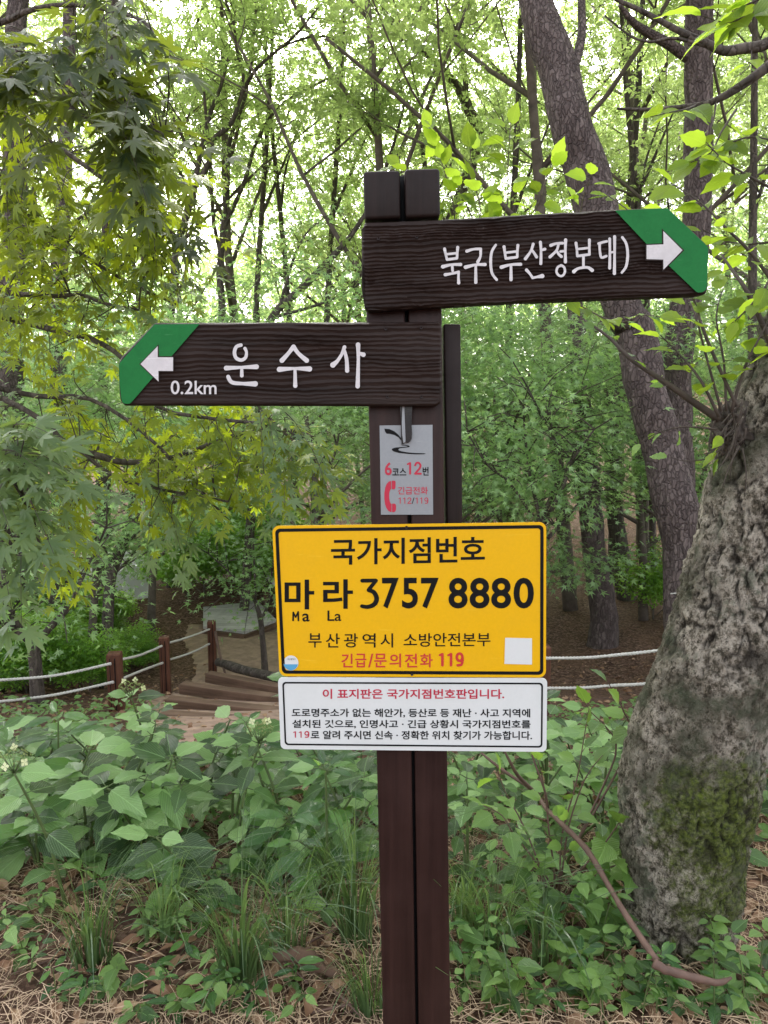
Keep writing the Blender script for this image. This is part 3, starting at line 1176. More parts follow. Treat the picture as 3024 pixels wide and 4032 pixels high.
    s += [([(877, 376), (900, 368), (930, 366)], [15, 11, 13]), ([(912, 368), (903, 398), (873, 428)], [12, 11, 14]), ([(903, 400), (912, 415), (924, 426)], [10, 12, 14]), ([(920, 404), (940, 401)], 11),
          ([(943, 352), (942, 400), (942, 450)], [15, 11, 15]), ([(925, 466), (908, 474), (902, 495), (914, 512), (930, 512), (940, 495), (936, 474), (922, 466)], 11)]
    s += [([(990, 366), (994, 395), (996, 422)], [14, 11, 12]), ([(1050, 352), (1050, 385), (1050, 415)], [14, 11, 12]), ([(994, 393), (1050, 387)], 11), ([(996, 424), (1050, 417)], 12),
          ([(1023, 424), (1023, 472)], 12), ([(980, 494), (1000, 480), (1040, 475), (1062, 488)], [17, 12, 12, 17])]
    s += [([(1092, 368), (1110, 362), (1128, 358)], [13, 11, 12]), ([(1096, 370), (1097, 400), (1104, 430), (1126, 424)], [12, 11, 12, 12]), ([(1141, 347), (1142, 400), (1141, 478)], [13, 11, 14]),
          ([(1163, 337), (1163, 420), (1162, 502)], [14, 11, 15]), ([(1143, 408), (1160, 406)], 10)]
    s += [([(1198, 340), (1216, 370), (1222, 420), (1215, 470), (1196, 498)], [12, 12, 13, 12, 11])]
    for g in s: strokes('letter', pl, g, M['lettering'], up, lf)
    for x, y in ((103, 345), (275, 338)): screw(pl, x, y, up, .0035)

    # ---- silver plate
    YS = DP - .003
    pl = Pl(1480, 1650, .1809, YS)
    sc = [(80, 140), (1232, 125), (1245, 2078), (110, 2080)]
    sp = poly('silver_plate', pl, sc, M['silver'], root, 0, .0018, 'small silver course plate with red 6 and 12 and a red handset')
    lf2 = .0026
    wing = [(185, 210), (290, 215), (400, 265), (490, 340), (550, 415), (575, 545), (552, 470), (490, 395), (400, 345), (310, 322), (232, 318), (200, 270)]
    poly('emblem', pl, wing, M['black'], sp, lf2)
    poly('hanging_tab', pl, [(520, -290), (790, -290), (775, 120), (785, 310), (775, 430), (740, 490), (690, 520), (650, 500), (600, 540), (560, 550), (548, 430), (545, 120)], M['gloss_black'], sp, lf2, .006)
    poly('tab_sheen', pl, [(575, -290), (615, -290), (637, 300), (642, 490), (600, 520), (572, 350), (560, 100)], M['silver'], sp, lf2 + .0075, .002)  # silver strip stands in for the pale sheen on the black tab
    poly('emblem', pl, [(552, 560), (640, 562), (715, 575), (742, 597), (715, 612), (600, 625), (520, 635), (490, 655), (500, 680), (560, 702), (700, 725), (860, 738), (1040, 742), (1092, 752), (1040, 765), (860, 768), (680, 755), (500, 735), (390, 705), (343, 670), (360, 640), (430, 618), (560, 608), (680, 598), (690, 590), (640, 578), (560, 572)], M['black'], sp, lf2)
    text('lettering', '6', pl, (195, 938, 345, 1222), M['crimson'], sp, .02, lf2)
    text('lettering', '코스', pl, (358, 1068, 662, 1225), M['black'], sp, .02, lf2)
    one_nine(pl, 660, 935, 1000, 1208, 42, M['crimson'], sp, lf2, '12')
    text('lettering', '번', pl, (1017, 1040, 1146, 1228), M['black'], sp, .02, lf2)
    poly('handset', pl, [(330, 1345), (280, 1360), (235, 1410), (205, 1490), (186, 1600), (186, 1740), (200, 1850), (225, 1925), (262, 1985), (300, 2012), (340, 2022), (340, 1845), (318, 1830), (300, 1780), (288, 1710), (290, 1620), (302, 1560), (318, 1530), (332, 1520)], M['crimson'], sp, lf2)
    poly('handset', pl, [(346, 1340), (405, 1340), (422, 1350), (428, 1370), (426, 1490), (418, 1512), (400, 1525), (346, 1525)], M['crimson'], sp, lf2)
    poly('handset', pl, [(352, 1838), (410, 1838), (428, 1852), (438, 1880), (438, 1960), (430, 1995), (412, 2014), (390, 2022), (354, 2024)], M['crimson'], sp, lf2)
    text('lettering', '긴급전화', pl, (480, 1472, 1130, 1640), M['crimson'], sp, .01, lf2)
    one_nine(pl, 480, 1705, 780, 1840, 17, M['crimson'], sp, lf2, '112')
    text('lettering', '/', pl, (782, 1705, 838, 1840), M['black'], sp, .005, lf2)
    one_nine(pl, 848, 1705, 1146, 1838, 17, M['crimson'], sp, lf2)

    # ---- yellow plate
    YY = DP - .008
    pl = Pl(1000, 2000, .7233, YY)
    c = [(100, 97), (1590, 76), (1588, 921), (140, 914)]
    W, H = 1480, 832
    yp = poly('yellow_plate', pl, rr_pts(c, W, H, 38), M['yellow'], root, 0, .003, 'yellow national point number plate reading 3757 8880')
    lf3 = .0038
    ring('border', pl, rr_pts(c, W, H, 26, 15), rr_pts(c, W, H, 14, 33), M['black'], yp, lf3)
    B = M['black']
    text('lettering', '국가지점번호', pl, [(420, 167), (1256, 153), (1256, 295), (420, 309)], B, yp, .017, lf3)
    text('lettering', '마', pl, (168, 388, 329, 550), B, yp, .022, lf3)
    text('lettering', '라', pl, (377, 386, 539, 547), B, yp, .022, lf3)
    strokes('letter', pl, [([(590, 394), (664, 393)], 21), ([(664, 394), (624, 444)], 20), ([(624, 446), (652, 456), (668, 490), (655, 522), (620, 536), (588, 532)], [20, 24, 26, 25, 22, 20])], B, yp, lf3)
    for ch, a, b in (('7', 697, 788), ('5', 806, 892), ('7', 909, 1005), ('8', 1058, 1162), ('8', 1173, 1281), ('8', 1290, 1398), ('0', 1412, 1522)):
        text('lettering', ch, pl, (a, 378, b, 545), B, yp, .022, lf3)
    strokes('letter', pl, [([(214, 610), (215, 566)], 9), ([(215, 566), (228, 592)], 8), ([(228, 592), (242, 563)], 8), ([(242, 563), (243, 610)], 9)], B, yp, lf3)
    text('lettering', 'a', pl, (264, 572, 304, 616), B, yp, .014, lf3)
    text('lettering', 'La', pl, (401, 556, 476, 613), B, yp, .010, lf3)
    for ch, a, b in (('부', 297, 369), ('산', 392, 468), ('광', 490, 566), ('역', 591, 662), ('시', 689, 757)):
        text('lettering', ch, pl, (a, 680, b, 757), B, yp, .008, lf3)
    text('lettering', '소방안전본부', pl, [(815, 680), (1286, 676), (1286, 750), (815, 754)], B, yp, .008, lf3)
    for ch, a, b in (('긴', 476, 538), ('급', 552, 612), ('/', 622, 650), ('문', 655, 722), ('의', 738, 800), ('전', 820, 888), ('화', 904, 972)):
        text('lettering', ch, pl, (a, 790, b, 865), M['red'], yp, .014, lf3)
    one_nine(pl, 1002, 786, 1142, 860, 14, M['red'], yp, lf3)
    cc = [(202 + 41 * math.cos(a * math.pi / 16), 841 + 41 * math.sin(a * math.pi / 16)) for a in range(32)]
    stk = poly('round_sticker', pl, cc, M['white_plate'], yp, lf3)
    poly('sticker_print', pl, [(202 + 39 * math.cos(R(a)), 841 + 39 * math.sin(R(a))) for a in range(10, 171, 10)], M['blue'], yp, lf3 + .0006)
    text('sticker_print', '부산광역시', pl, (184, 815, 226, 825), B, yp, 0, lf3 + .0006)
    poly('blank_sticker', pl, [(1366, 704), (1512, 707), (1512, 850), (1362, 846)], M['white_plate'], yp, lf3)
    for x, y in ((830, 104), (860, 903)):
        screw(pl, x, y, yp, lf3, 8)

    # ---- white plate
    pl = Pl(1000, 2000, .7233, YY - .001)
    c = [(131, 921), (1595, 925), (1591, 1325), (147, 1310)]
    W, H = 1462, 392
    wp = poly('white_plate', pl, rr_pts(c, W, H, 26), M['white_plate'], root, 0, .003, 'white information plate with three lines of black Korean text')
    ring('border', pl, rr_pts(c, W, H, 20, 23), rr_pts(c, W, H, 14, 32), B, wp, lf3)
    Cr = M['crimson']
    text('lettering', '이 표지판은 국가지점번호판입니다.', pl, [(375, 982), (1361, 983), (1361, 1036), (375, 1036)], Cr, wp, .02, lf3)
    for s_, y0, y1, xa, xb in (('도로명주소가 없는 해안가, 등산로 등 재난 · 사고 지역에', 1088, 1136, 207, 1502),
                               ('설치된 것으로, 인명사고 · 긴급 상황시 국가지점번호를', 1149, 1196, 209, 1504),):
        text('lettering', s_, pl, [(xa, y0), (xb, y0 + 2), (xb, y1 + 3), (xa, y1)], B, wp, .02, lf3)
    one_nine(pl, 211, 1212, 304, 1247, 6, Cr, wp, lf3)
    text('lettering', '로 알려 주시면 신속 · 정확한 위치 찾기가 가능합니다.', pl, [(310, 1208), (1512, 1211), (1512, 1259), (310, 1255)], B, wp, .02, lf3)
    # straps that hold the plates, low on the post
    # black metal band round the post under the plate
    a = [P(1486, 3028, DP - .001), P(1764, 3026, DP - .001), P(1764, 3034, DP - .001), P(1486, 3036, DP - .001)]
    return root


build_signpost()

# ------------------------------------------------------------ traced trees
def traced(name, label, branches, mat, sides=10, group=None, cat='tree', crown=None, ground=True, disp=None, step=.15, rough=.08):
    """branches: list of (points [(px,py,Y)], widths px)"""
    tb = Tubes()
    tips = []
    base = None
    for bi, (pts, ws) in enumerate(branches):
        wpts = [P(*p) for p in pts]
        rr = []
        for p, wd in zip(wpts, ws):
            z = (p - EYE).dot(FWD)
            rr.append(max(.004, wd / 2 / F * z))
        if bi == 0 and ground:
            b = wpts[0].copy()
            gz = terrain(b.x, b.y)
            base = Vector((b.x, b.y, gz))
            if b.z > gz + .05:
                d = (wpts[0] - wpts[1]).normalized()
                k = (b.z - gz) / max(.2, -d.z if d.z < -.2 else 1)
                foot = Vector((b.x + d.x * k * .6, b.y, gz - .15))
                wpts.insert(0, foot)
                rr.insert(0, rr[0] * 1.25)
                base = Vector((foot.x, foot.y, gz))
            else:
                wpts.insert(0, Vector((b.x, b.y, gz - .15)))
                rr.insert(0, rr[0] * 1.2)
        rr = [min(q, .35) for q in rr]
        tb.add(wpts, rr, sides=sides if bi == 0 else max(5, sides // 2), step=step, rough=rough, disp=disp if bi == 0 else None)
        if bi or crown and crown.get('top'):
            cp, _ = catmull(wpts, rr, .35, 2)
            for q in range(max(1, len(cp) // 3), len(cp)):
                d = (cp[q] - cp[q - 1]).normalized()
                tips.append((cp[q], d))
    e = empty(name, base if base is not None else (0, 0, 0), label, cat, group)
    link('trunk', tb.me('trunk', M[mat]), e)
    if crown and tips:
        # side sprays standing off the traced limbs
        rr_ = random.Random(len(tips))
        T2 = []
        for p, d in tips:
            for _ in range(crown.get('mult', 2)):
                o = Vector((rr_.uniform(-1, 1), rr_.uniform(-1, 1), rr_.uniform(-.5, .8))) * crown.get('reach', .7)
                T2.append((p + o, (d + o).normalized()))
        pos, yd, nr, sz = crown_arrays(T2, crown['per'], crown['sig'], .5, crown['size'], 5 + len(T2), crown.get('tilt', .8))
        link('crown', batch('crown', crown['templ'], pos, yd, nr, sz, M[crown['mat']]), e)
        tw = Tubes()
        for i, (p, d) in enumerate(T2):
            q = tips[i // crown.get('mult', 2)][0]
            tw.add([q, q.lerp(p, .5) + Vector((0, 0, .05)), p], [.008, .006, .003], 3, .4, minseg=1)
        tk = link('twigs', tw.me('twigs', M['twig']), e)
        tk['kind'] = 'stuff'
    return e


CR = dict(per=13, sig=.32, size=.16, templ=pinnate(), mat='canopy', reach=.7, mult=2)
PB = 'pine_bark'


def plate_disp(q, d, t, a):
    # scaly plates of a pine trunk as real relief
    w_ = 1.6 * mnoise.noise(q * 11)
    v = mnoise.voronoi(Vector((q.x * 27 + w_, q.y * 27 - w_, q.z * 11 + 1.5 * mnoise.noise(q * 17))))[0]
    return .007 * (min(.5, v[1] - v[0]) - .2) + .006 * mnoise.noise(q * 45) + .012 * mnoise.noise(q * 3.0)


# big leaning pine
p1 = traced('pine_tree', 'big leaning pine trunk with scaly bark rising behind the right arrow board',
            [([(2725, 2640, 6.2), (2705, 2450, 6.2), (2700, 2300, 6.25), (2690, 2138, 6.3), (2658, 1978, 6.3), (2602, 1747, 6.4), (2546, 1540, 6.4), (2498, 1300, 6.5), (2445, 1194, 6.5), (2314, 693, 6.7), (2250, 510, 6.7), (2205, 300, 6.8), (2150, 146, 6.9), (2104, 0, 7), (2040, -260, 7.2)],
              [175, 170, 168, 166, 165, 160, 155, 152, 158, 168, 160, 155, 148, 125, 110]),
             ([(2262, 260, 6.8), (2290, 140, 7), (2290, 0, 7.2), (2300, -150, 7.4)], [40, 34, 30, 24])], PB, sides=40, step=.05, disp=plate_disp)
p2 = traced('pine_tree', 'upright pine trunk with reddish scaly bark and one limb at upper right',
            [([(2715, 2450, 7.8), (2690, 2100, 7.8), (2668, 1800, 7.8), (2664, 1550, 7.8), (2675, 1340, 7.8), (2725, 1050, 7.8), (2745, 870, 7.8), (2750, 500, 7.8), (2752, 200, 7.8), (2752, 0, 7.8), (2752, -300, 7.8)], [122, 120, 118, 115, 112, 110, 108, 106, 108, 100, 90]),
             ([(2718, 232, 7.8), (2630, 172, 7.7), (2533, 118, 7.6), (2487, 82, 7.5), (2440, 20, 7.4)], [46, 40, 34, 26, 16])], PB, sides=28, step=.07, disp=plate_disp)
p3 = traced('pine_tree', 'dark pine trunk standing on the leafy slope right of the yellow plate',
            [([(2372, 2550, 9.0), (2378, 2457, 9.0), (2368, 2337, 9.0), (2338, 2178, 9.0), (2330, 2066, 9.0), (2312, 1860, 9.1), (2290, 1600, 9.2), (2270, 1300, 9.3), (2240, 900, 9.5)], [125, 112, 100, 92, 90, 84, 76, 66, 50]),
             ], PB, sides=20, step=.08, disp=plate_disp)
p4 = traced('pine_tree', 'thin dark trunk standing just behind the dark pine on the slope',
            [([(2470, 2380, 11), (2450, 2234, 11), (2420, 2000, 11), (2410, 1700, 11.2), (2400, 1200, 11.5)], [80, 72, 66, 60, 50])], 'bark', sides=12)
# trunks at the upper left
for px, ww, Y, lab in ((50, 100, 9, 'pale thick trunk at the upper left behind the dark maple leaves'),
                       (238, 66, 9, 'brown trunk at left seen between the olive maple sprays'),
                       (415, 42, 11, 'thin reddish trunk right of the brown trunk at left')):
    traced('pine_tree', lab, [([(px - 10, 2420, Y), (px, 1900, Y), (px - 8, 1300, Y), (px + 10, 800, Y), (px + (0 if px < 100 else 30), 300, Y + .2), (px + 40, -150, Y + .5)], [ww * 1.1, ww, ww * .95, ww * .9, ww * .8, ww * .7])], PB, sides=16)
# slender trees in the centre
traced('slender_tree', 'slender grey tree forking into two sinuous limbs left of the post top',
       [([(668, 1500, 12.2), (674, 1250, 12.2), (692, 984, 12.2), (720, 900, 12.2), (750, 790, 12.2), (765, 740, 12.2)], [26, 26, 26, 28, 30, 26]),
        ([(765, 740, 12.2), (715, 690, 12.2), (690, 650, 12.0), (640, 600, 11.9)], [18, 14, 10, 6]),
        ([(765, 740, 12.2), (822, 640, 12.2), (832, 575, 12.2), (848, 540, 12.2), (911, 483, 12.2), (957, 360, 12.2), (1010, 270, 12.0), (1112, 182, 11.9), (1180, 120, 11.7), (1260, 20, 11.6)], [24, 22, 20, 22, 20, 16, 14, 12, 10, 6]),
        ([(770, 700, 12.2), (800, 560, 12.4), (830, 440, 12.6), (870, 340, 12.7), (900, 220, 12.8)], [20, 20, 18, 14, 8]),
        ([(957, 360, 12.2), (955, 270, 12.2), (930, 190, 12.2), (920, 90, 12.2), (888, 0, 12.2), (880, -100, 12.2)], [14, 14, 12, 11, 10, 8]),
        ([(1112, 182, 11.9), (1220, 145, 11.9), (1300, 150, 11.9), (1390, 190, 12.0)], [10, 9, 7, 4])], 'bark', crown=dict(CR, per=7))
traced('slender_tree', 'dark leaning tree with a raking limb just left of the post',
       [([(1030, 1500, 10.8), (1065, 1262, 10.8), (1185, 1139, 10.8), (1300, 1020, 10.8), (1380, 930, 10.8), (1460, 800, 10.8), (1540, 600, 10.9), (1600, 380, 11.1)], [34, 32, 30, 26, 20, 16, 12, 8]),
        ([(1080, 1250, 10.8), (1220, 1210, 10.7), (1330, 1170, 10.5), (1430, 1110, 10.5)], [14, 12, 9, 5]),
        ([(1100, 1220, 10.8), (1130, 1100, 10.9), (1180, 960, 10.9), (1240, 880, 11.1)], [14, 12, 9, 5])], 'bark', crown=dict(CR, per=7))
traced('slender_tree', 'dark upright twin-stemmed tree in the middle distance left of the post',
       [([(862, 1500, 13.5), (875, 1212, 13.5), (865, 1075, 13.5), (880, 900, 13.5), (895, 740, 13.5), (905, 560, 13.5), (960, 400, 13.5), (1000, 200, 13.5)], [30, 30, 28, 26, 20, 16, 12, 8]),
        ([(880, 900, 13.5), (960, 720, 13.5), (1010, 560, 13.5), (1100, 420, 13.5), (1250, 330, 13.5), (1400, 260, 13.5)], [20, 16, 14, 12, 9, 5]),
        ([(895, 740, 13.5), (880, 640, 13.5), (910, 520, 13.5)], [14, 10, 6])], 'bark', crown=dict(CR, per=8))
traced('slender_tree', 'dark tree with a raking limb right of centre above the post',
       [([(1560, 1500, 14.9), (1600, 1250, 14.9), (1760, 900, 14.9), (1880, 560, 14.9), (1845, 430, 14.9), (1810, 350, 14.9)], [46, 44, 42, 46, 42, 40]),
        ([(1810, 350, 14.9), (1722, 255, 14.9), (1630, 165, 14.9), (1540, 90, 14.9), (1500, 20, 14.9)], [34, 28, 24, 20, 14]),
        ([(1835, 400, 14.9), (1832, 300, 14.9), (1810, 150, 14.9), (1800, 30, 14.9), (1790, -80, 14.9)], [26, 22, 18, 14, 10]),
        ([(1700, 1000, 14.7), (1660, 560, 14.7), (1594, 383, 14.6), (1550, 250, 14.4), (1500, 160, 14.3)], [24, 20, 16, 12, 6])], 'bark', crown=dict(CR, per=9))
for px, dx, Y, ww, lab in ((1000, 60, 15, 24, 'thin dark stem above the left arrow board'), (1150, -90, 15.5, 22, 'forked thin stem just left of the post'),
                           (1280, 60, 15, 26, 'thin dark stem beside the post edge'), (2000, 40, 12, 30, 'slim trunk left of the big leaning pine'),
                           (2440, 70, 12, 34, 'grey twin stem right of the big leaning pine'), (2560, -90, 12, 26, 'thin stem between the two pines'), (2960, 10, 9, 34, 'thin dark trunk near the right edge')):
    traced('slender_tree', lab, [([(px, 1500, Y), (px + dx * .2, 1150, Y), (px + dx * .5, 850, Y), (px + dx, 400, Y), (px + dx * 1.3, 0, Y), (px + dx * 1.5, -200, Y)], [ww, ww, ww * .9, ww * .75, ww * .6, ww * .5]),
                                 ([(px + dx * .5, 850, Y), (px + dx * .9 + 60, 650, Y), (px + dx + 150, 420, Y)], [ww * .6, ww * .4, 5])], 'bark', sides=8, crown=dict(CR, per=8))

MC = dict(per=16, sig=.16, size=.078, templ=star_small(), mat='maple_green', reach=.45, mult=3, tilt=.5)
traced('maple_tree', 'many-stemmed green maple right of the silver plate',
       [([(2125, 2300, 6.8), (2128, 2120, 6.8), (2131, 2042, 6.8)], [40, 36, 34]),
        ([(2131, 2042, 6.8), (2179, 1938, 6.8), (2211, 1843, 6.8), (2187, 1747, 6.8), (2163, 1683, 6.8), (2131, 1635, 6.8), (2080, 1530, 6.7)], [22, 20, 19, 16, 14, 12, 7]),
        ([(2145, 2060, 6.8), (2219, 1906, 6.7), (2235, 1843, 6.7), (2275, 1779, 6.6), (2340, 1690, 6.5)], [20, 20, 18, 12, 7]),
        ([(2123, 2034, 6.8), (2107, 1962, 6.8), (2083, 1859, 6.8), (2067, 1715, 6.8), (2060, 1600, 6.8)], [18, 16, 13, 10, 6]),
        ([(2099, 2034, 6.8), (2003, 1899, 6.7), (1915, 1827, 6.6), (1840, 1700, 6.5)], [14, 11, 9, 5]),
        ([(2155, 2120, 6.8), (2195, 2082, 6.8), (2275, 1986, 6.7), (2350, 1900, 6.6)], [18, 14, 10, 5])], 'bark', sides=8, crown=dict(MC, per=26))
traced('maple_tree', 'stout low-forked maple behind the rope fence at far left',
       [([(146, 2720, 5.9), (140, 2620, 5.9), (130, 2523, 5.9)], [56, 50, 52]),
        ([(120, 2530, 5.9), (75, 2490, 5.8), (0, 2450, 5.7), (-90, 2400, 5.6)], [30, 26, 22, 16]),
        ([(110, 2520, 5.9), (60, 2440, 5.8), (36, 2370, 5.8), (30, 2300, 5.8), (80, 2220, 5.7), (60, 2100, 5.6)], [30, 24, 20, 18, 12, 6]),
        ([(150, 2520, 5.9), (215, 2452, 5.9), (275, 2385, 5.9), (310, 2310, 5.9), (360, 2200, 5.9), (420, 2080, 5.9)], [32, 28, 22, 14, 9, 5])], 'bark', sides=12, crown=dict(MC, per=14))
traced('maple_tree', 'dark slanting maple trunk between two fence posts at left',
       [([(418, 2590, 7.6), (424, 2500, 7.6), (426, 2400, 7.6), (438, 2270, 7.6), (470, 2170, 7.6), (500, 2110, 7.6)], [46, 42, 44, 40, 46, 30]),
        ([(470, 2170, 7.6), (560, 2080, 7.4), (640, 2000, 7.2), (760, 1950, 7)], [20, 16, 12, 6]),
        ([(450, 2230, 7.6), (380, 2120, 7.4), (330, 2060, 7.2)], [16, 12, 6]),
        ([(500, 2110, 7.6), (510, 2000, 7.6), (540, 1880, 7.6), (640, 1800, 7.5)], [22, 18, 12, 6])], 'bark', sides=12, crown=dict(MC, per=30))
traced('maple_tree', 'small slim maple in front of the wooden deck',
       [([(1040, 2590, 8.3), (1032, 2500, 8.3), (1024, 2430, 8.3), (1005, 2370, 8.3)], [26, 22, 22, 12]),
        ([(1026, 2440, 8.3), (1060, 2370, 8.3), (1070, 2250, 8.3), (1090, 2130, 8.2)], [14, 12, 9, 5]),
        ([(1005, 2370, 8.3), (960, 2310, 8.2), (900, 2250, 8.1), (820, 2180, 8)], [12, 9, 7, 4]),
        ([(1005, 2370, 8.3), (1000, 2200, 8.3), (980, 2050, 8.3), (900, 1960, 8.2)], [11, 9, 7, 4])], 'bark', sides=8, crown=dict(MC, per=30))

# ------------------------------------------------------------ background wood, tree by tree
bg_rnd = random.Random(5)
placed = [(-1.2, 8.3), (-2.8, 7.6)]
oak_lab = 'slender light green broadleaf tree in the bright wood behind'
deep_lab = 'bushy deep green tree standing far back in the wood'
map_lab = 'low layered teal green maple in the middle distance'


def try_place(y0, y1, mind, margin=1.5, fan=.56, xr=None):
    for _ in range(60):
        y = bg_rnd.uniform(y0, y1)
        m = fan * y + margin
        x = bg_rnd.uniform(-m, m) if xr is None else bg_rnd.uniform(*xr)
        if all((x - a) ** 2 + (y - b) ** 2 > mind ** 2 for a, b in placed):
            placed.append((x, y))
            return x, y
    return None


def clear_view(x, y):
    """keeps the deck and the earth path open"""
    if -.42 < x / y < -.31 and y < 12.2: return False
    return not (-3.1 < x < -.3 and 6.5 < y < 12.5) and not (-2.2 < x < 0.4 and y < 7)


for i in range(20):
    q = try_place(10.5, 26, 2.4)
    if q and clear_view(*q): put_tree(('oakA', 'oakB', 'oakC')[i % 3], q[0], q[1], bg_rnd.uniform(0, 6.28), bg_rnd.uniform(.95, 1.35), 'broadleaf_tree', oak_lab, 'tree', 'slender trees of the bright wood')
placed_m = list(placed)
for i in range(20):
    q = try_place(7.9, 16, 1.7, .6, .5)
    if q and clear_view(*q): put_tree(('mapleA', 'mapleB')[i % 2], q[0], q[1], bg_rnd.uniform(0, 6.28), bg_rnd.uniform(.72, .95) + .025 * max(0, q[1] - 8), 'maple_tree', map_lab, 'tree', 'low maples of the middle distance')
for x, y, sc_, lb in ((-.75, 8.7, .95, 'round teal maple whose crown shows between silver plate and lower arrow board'), (-3.1, 9.9, .95, 'teal green maple standing behind the far fence post'), (-3.3, 8.3, .85, 'teal green maple above the middle fence post'),
                      (.95, 8.2, .95, 'light green maple just right of the silver plate'), (1.7, 9.6, 1.1, 'light green maple behind the many-stemmed maple'), (3.4, 9.8, 1.1, 'green maple in the gap between leaning pine and mossy tree')):
    put_tree('mapleA' if x < 0 else 'mapleB', x, y, x * 3, sc_, 'maple_tree', lb, 'tree')
placed = []
for i in range(17):
    q = try_place(19, 42, 2.6, 2, .56)
    if q: put_tree(('deepA', 'deepB')[i % 2], q[0], q[1], bg_rnd.uniform(0, 6.28), bg_rnd.uniform(.8, 1.25), 'deep_green_tree', deep_lab, 'tree', 'deep green trees far back')
# low shrubs
for i in range(70):
    y = bg_rnd.uniform(6.4, 10.5)
    x = bg_rnd.uniform(-.5 * y - .7, min(-2.7, -.262 * y - .35)) if i % 5 else bg_rnd.uniform(1.2, .5 * y)
    if x > 0 and y < 9.4: continue
    low = .6 if -.43 < x / y < -.29 and y > 7.2 else 1
    put_tree('bush', x, y, bg_rnd.uniform(0, 6.28), bg_rnd.uniform(.36, .62) * (1.3 if y > 9.4 else 1) * low, 'low_shrub', 'low bright green shrub on the forest floor beyond the ropes', 'shrub', 'low shrubs beyond the rope fence')

for i in range(16):
    y = bg_rnd.uniform(11.2, 13.5)
    x = bg_rnd.uniform(-.30, -.12) * y
    put_tree('bush', x, y, bg_rnd.uniform(0, 6.28), bg_rnd.uniform(.7, 1.1), 'low_shrub', 'low green shrub behind the wooden deck', 'shrub', 'low shrubs behind the wooden deck')


def far_wood():
    rg = np.random.default_rng(3)
    n = 14000
    y = rg.uniform(40, 62, n)
    x = rg.uniform(-1, 1, n) * (.6 * y + 6)
    z = .8 + rg.uniform(0, 1, n) ** 1.5 * 11
    pos = np.stack([x, y, z], 1)
    me = batch('far_wood', pinnate(), pos, rg.normal(0, 1, (n, 3)), rg.normal(0, 1, (n, 3)), rg.uniform(.6, 1.1, n), M['canopy_deep'])
    tag(link('far_wood', me), 'far green wood closing the view behind all trees', kind='stuff')


far_wood()

# ------------------------------------------------------------ white pickets and panel made up for an unreadable bright patch far left
def far_things():
    e = empty('patch_pickets', tuple(P(430, 2330, 11.5)), 'white pickets standing in for a bright patch behind the maple leaves at left', 'fence')
    b = world_loc(e)
    for k in range(26):
        p = P(255 + k * 13, 2400 - k * 4, 11.5)
        m = mesh('picket', *box_geo(p, (.028, .02, .34)), M['white_paint'], False)
        link('picket', m, e)
    for dy in (0, 60):
        tb = Tubes().add([P(240, 2420 - dy, 11.5), P(600, 2310 - dy, 11.5)], [.018, .018], 4, 1)
        link('rail', tb.me('rail', M['white_paint']), e)
    s = empty('patch_panel', tuple(P(400, 2290, 12.5)), 'white panel with red and blue marks standing in for the bright patch at left', 'stand-in')  # made-up panel standing in for a bright patch
    pl = Pl(0, 0, 1, 12.5)
    f = poly('panel', pl, [(300, 2190), (570, 2160), (570, 2330), (300, 2370)], M['white_paint'], s, 0, .04)
    poly('red_print', pl, [(368, 2278), (412, 2270), (412, 2330), (368, 2336)], M['red'], s, .044)
    poly('blue_print', pl, [(372, 2222), (392, 2220), (392, 2258), (372, 2260)], M['blue'], s, .044)
    link('leg', mesh('leg', *box_geo(P(350, 2420, 12.52), (.04, .04, .6)), M['fence_wood'], False), s)
    link('leg', mesh('leg', *box_geo(P(540, 2400, 12.52), (.04, .04, .6)), M['fence_wood'], False), s)


def box_geo(c, half, rot=0, tilt=0):
    V = []
    mt = Matrix.Rotation(rot, 3, 'Z') @ Matrix.Rotation(tilt, 3, 'Y')
    for dx in (-1, 1):
        for dy in (-1, 1):
            for dz in (-1, 1):
                V.append(Vector(c) + mt @ Vector((dx * half[0], dy * half[1], dz * half[2])))
    Fc = [(0, 1, 3, 2), (4, 6, 7, 5), (0, 4, 5, 1), (2, 3, 7, 6), (0, 2, 6, 4), (1, 5, 7, 3)]
    return V, Fc


far_things()

# ------------------------------------------------------------ deck, rope fence, timber steps
def bevel_box(name, c, half, mat, parent, rot=0, bev=.006, tilt=0):
    V, Fc = box_geo((0, 0, 0), half)
    bm = bmesh.new()
    vs = [bm.verts.new(v) for v in V]
    for f in Fc: bm.faces.new([vs[i] for i in f])
    bmesh.ops.recalc_face_normals(bm, faces=bm.faces)
    bmesh.ops.bevel(bm, geom=list(bm.edges), offset=bev, segments=2, profile=.5, affect='EDGES')
    me = bpy.data.meshes.new(name)
    bm.to_mesh(me); bm.free()
    me.materials.append(mat)
    Mx = Matrix.Translation(Vector(c)) @ Matrix.Rotation(rot, 4, 'Z') @ Matrix.Rotation(tilt, 4, 'Y')
    return link(name, me, parent, Mx)


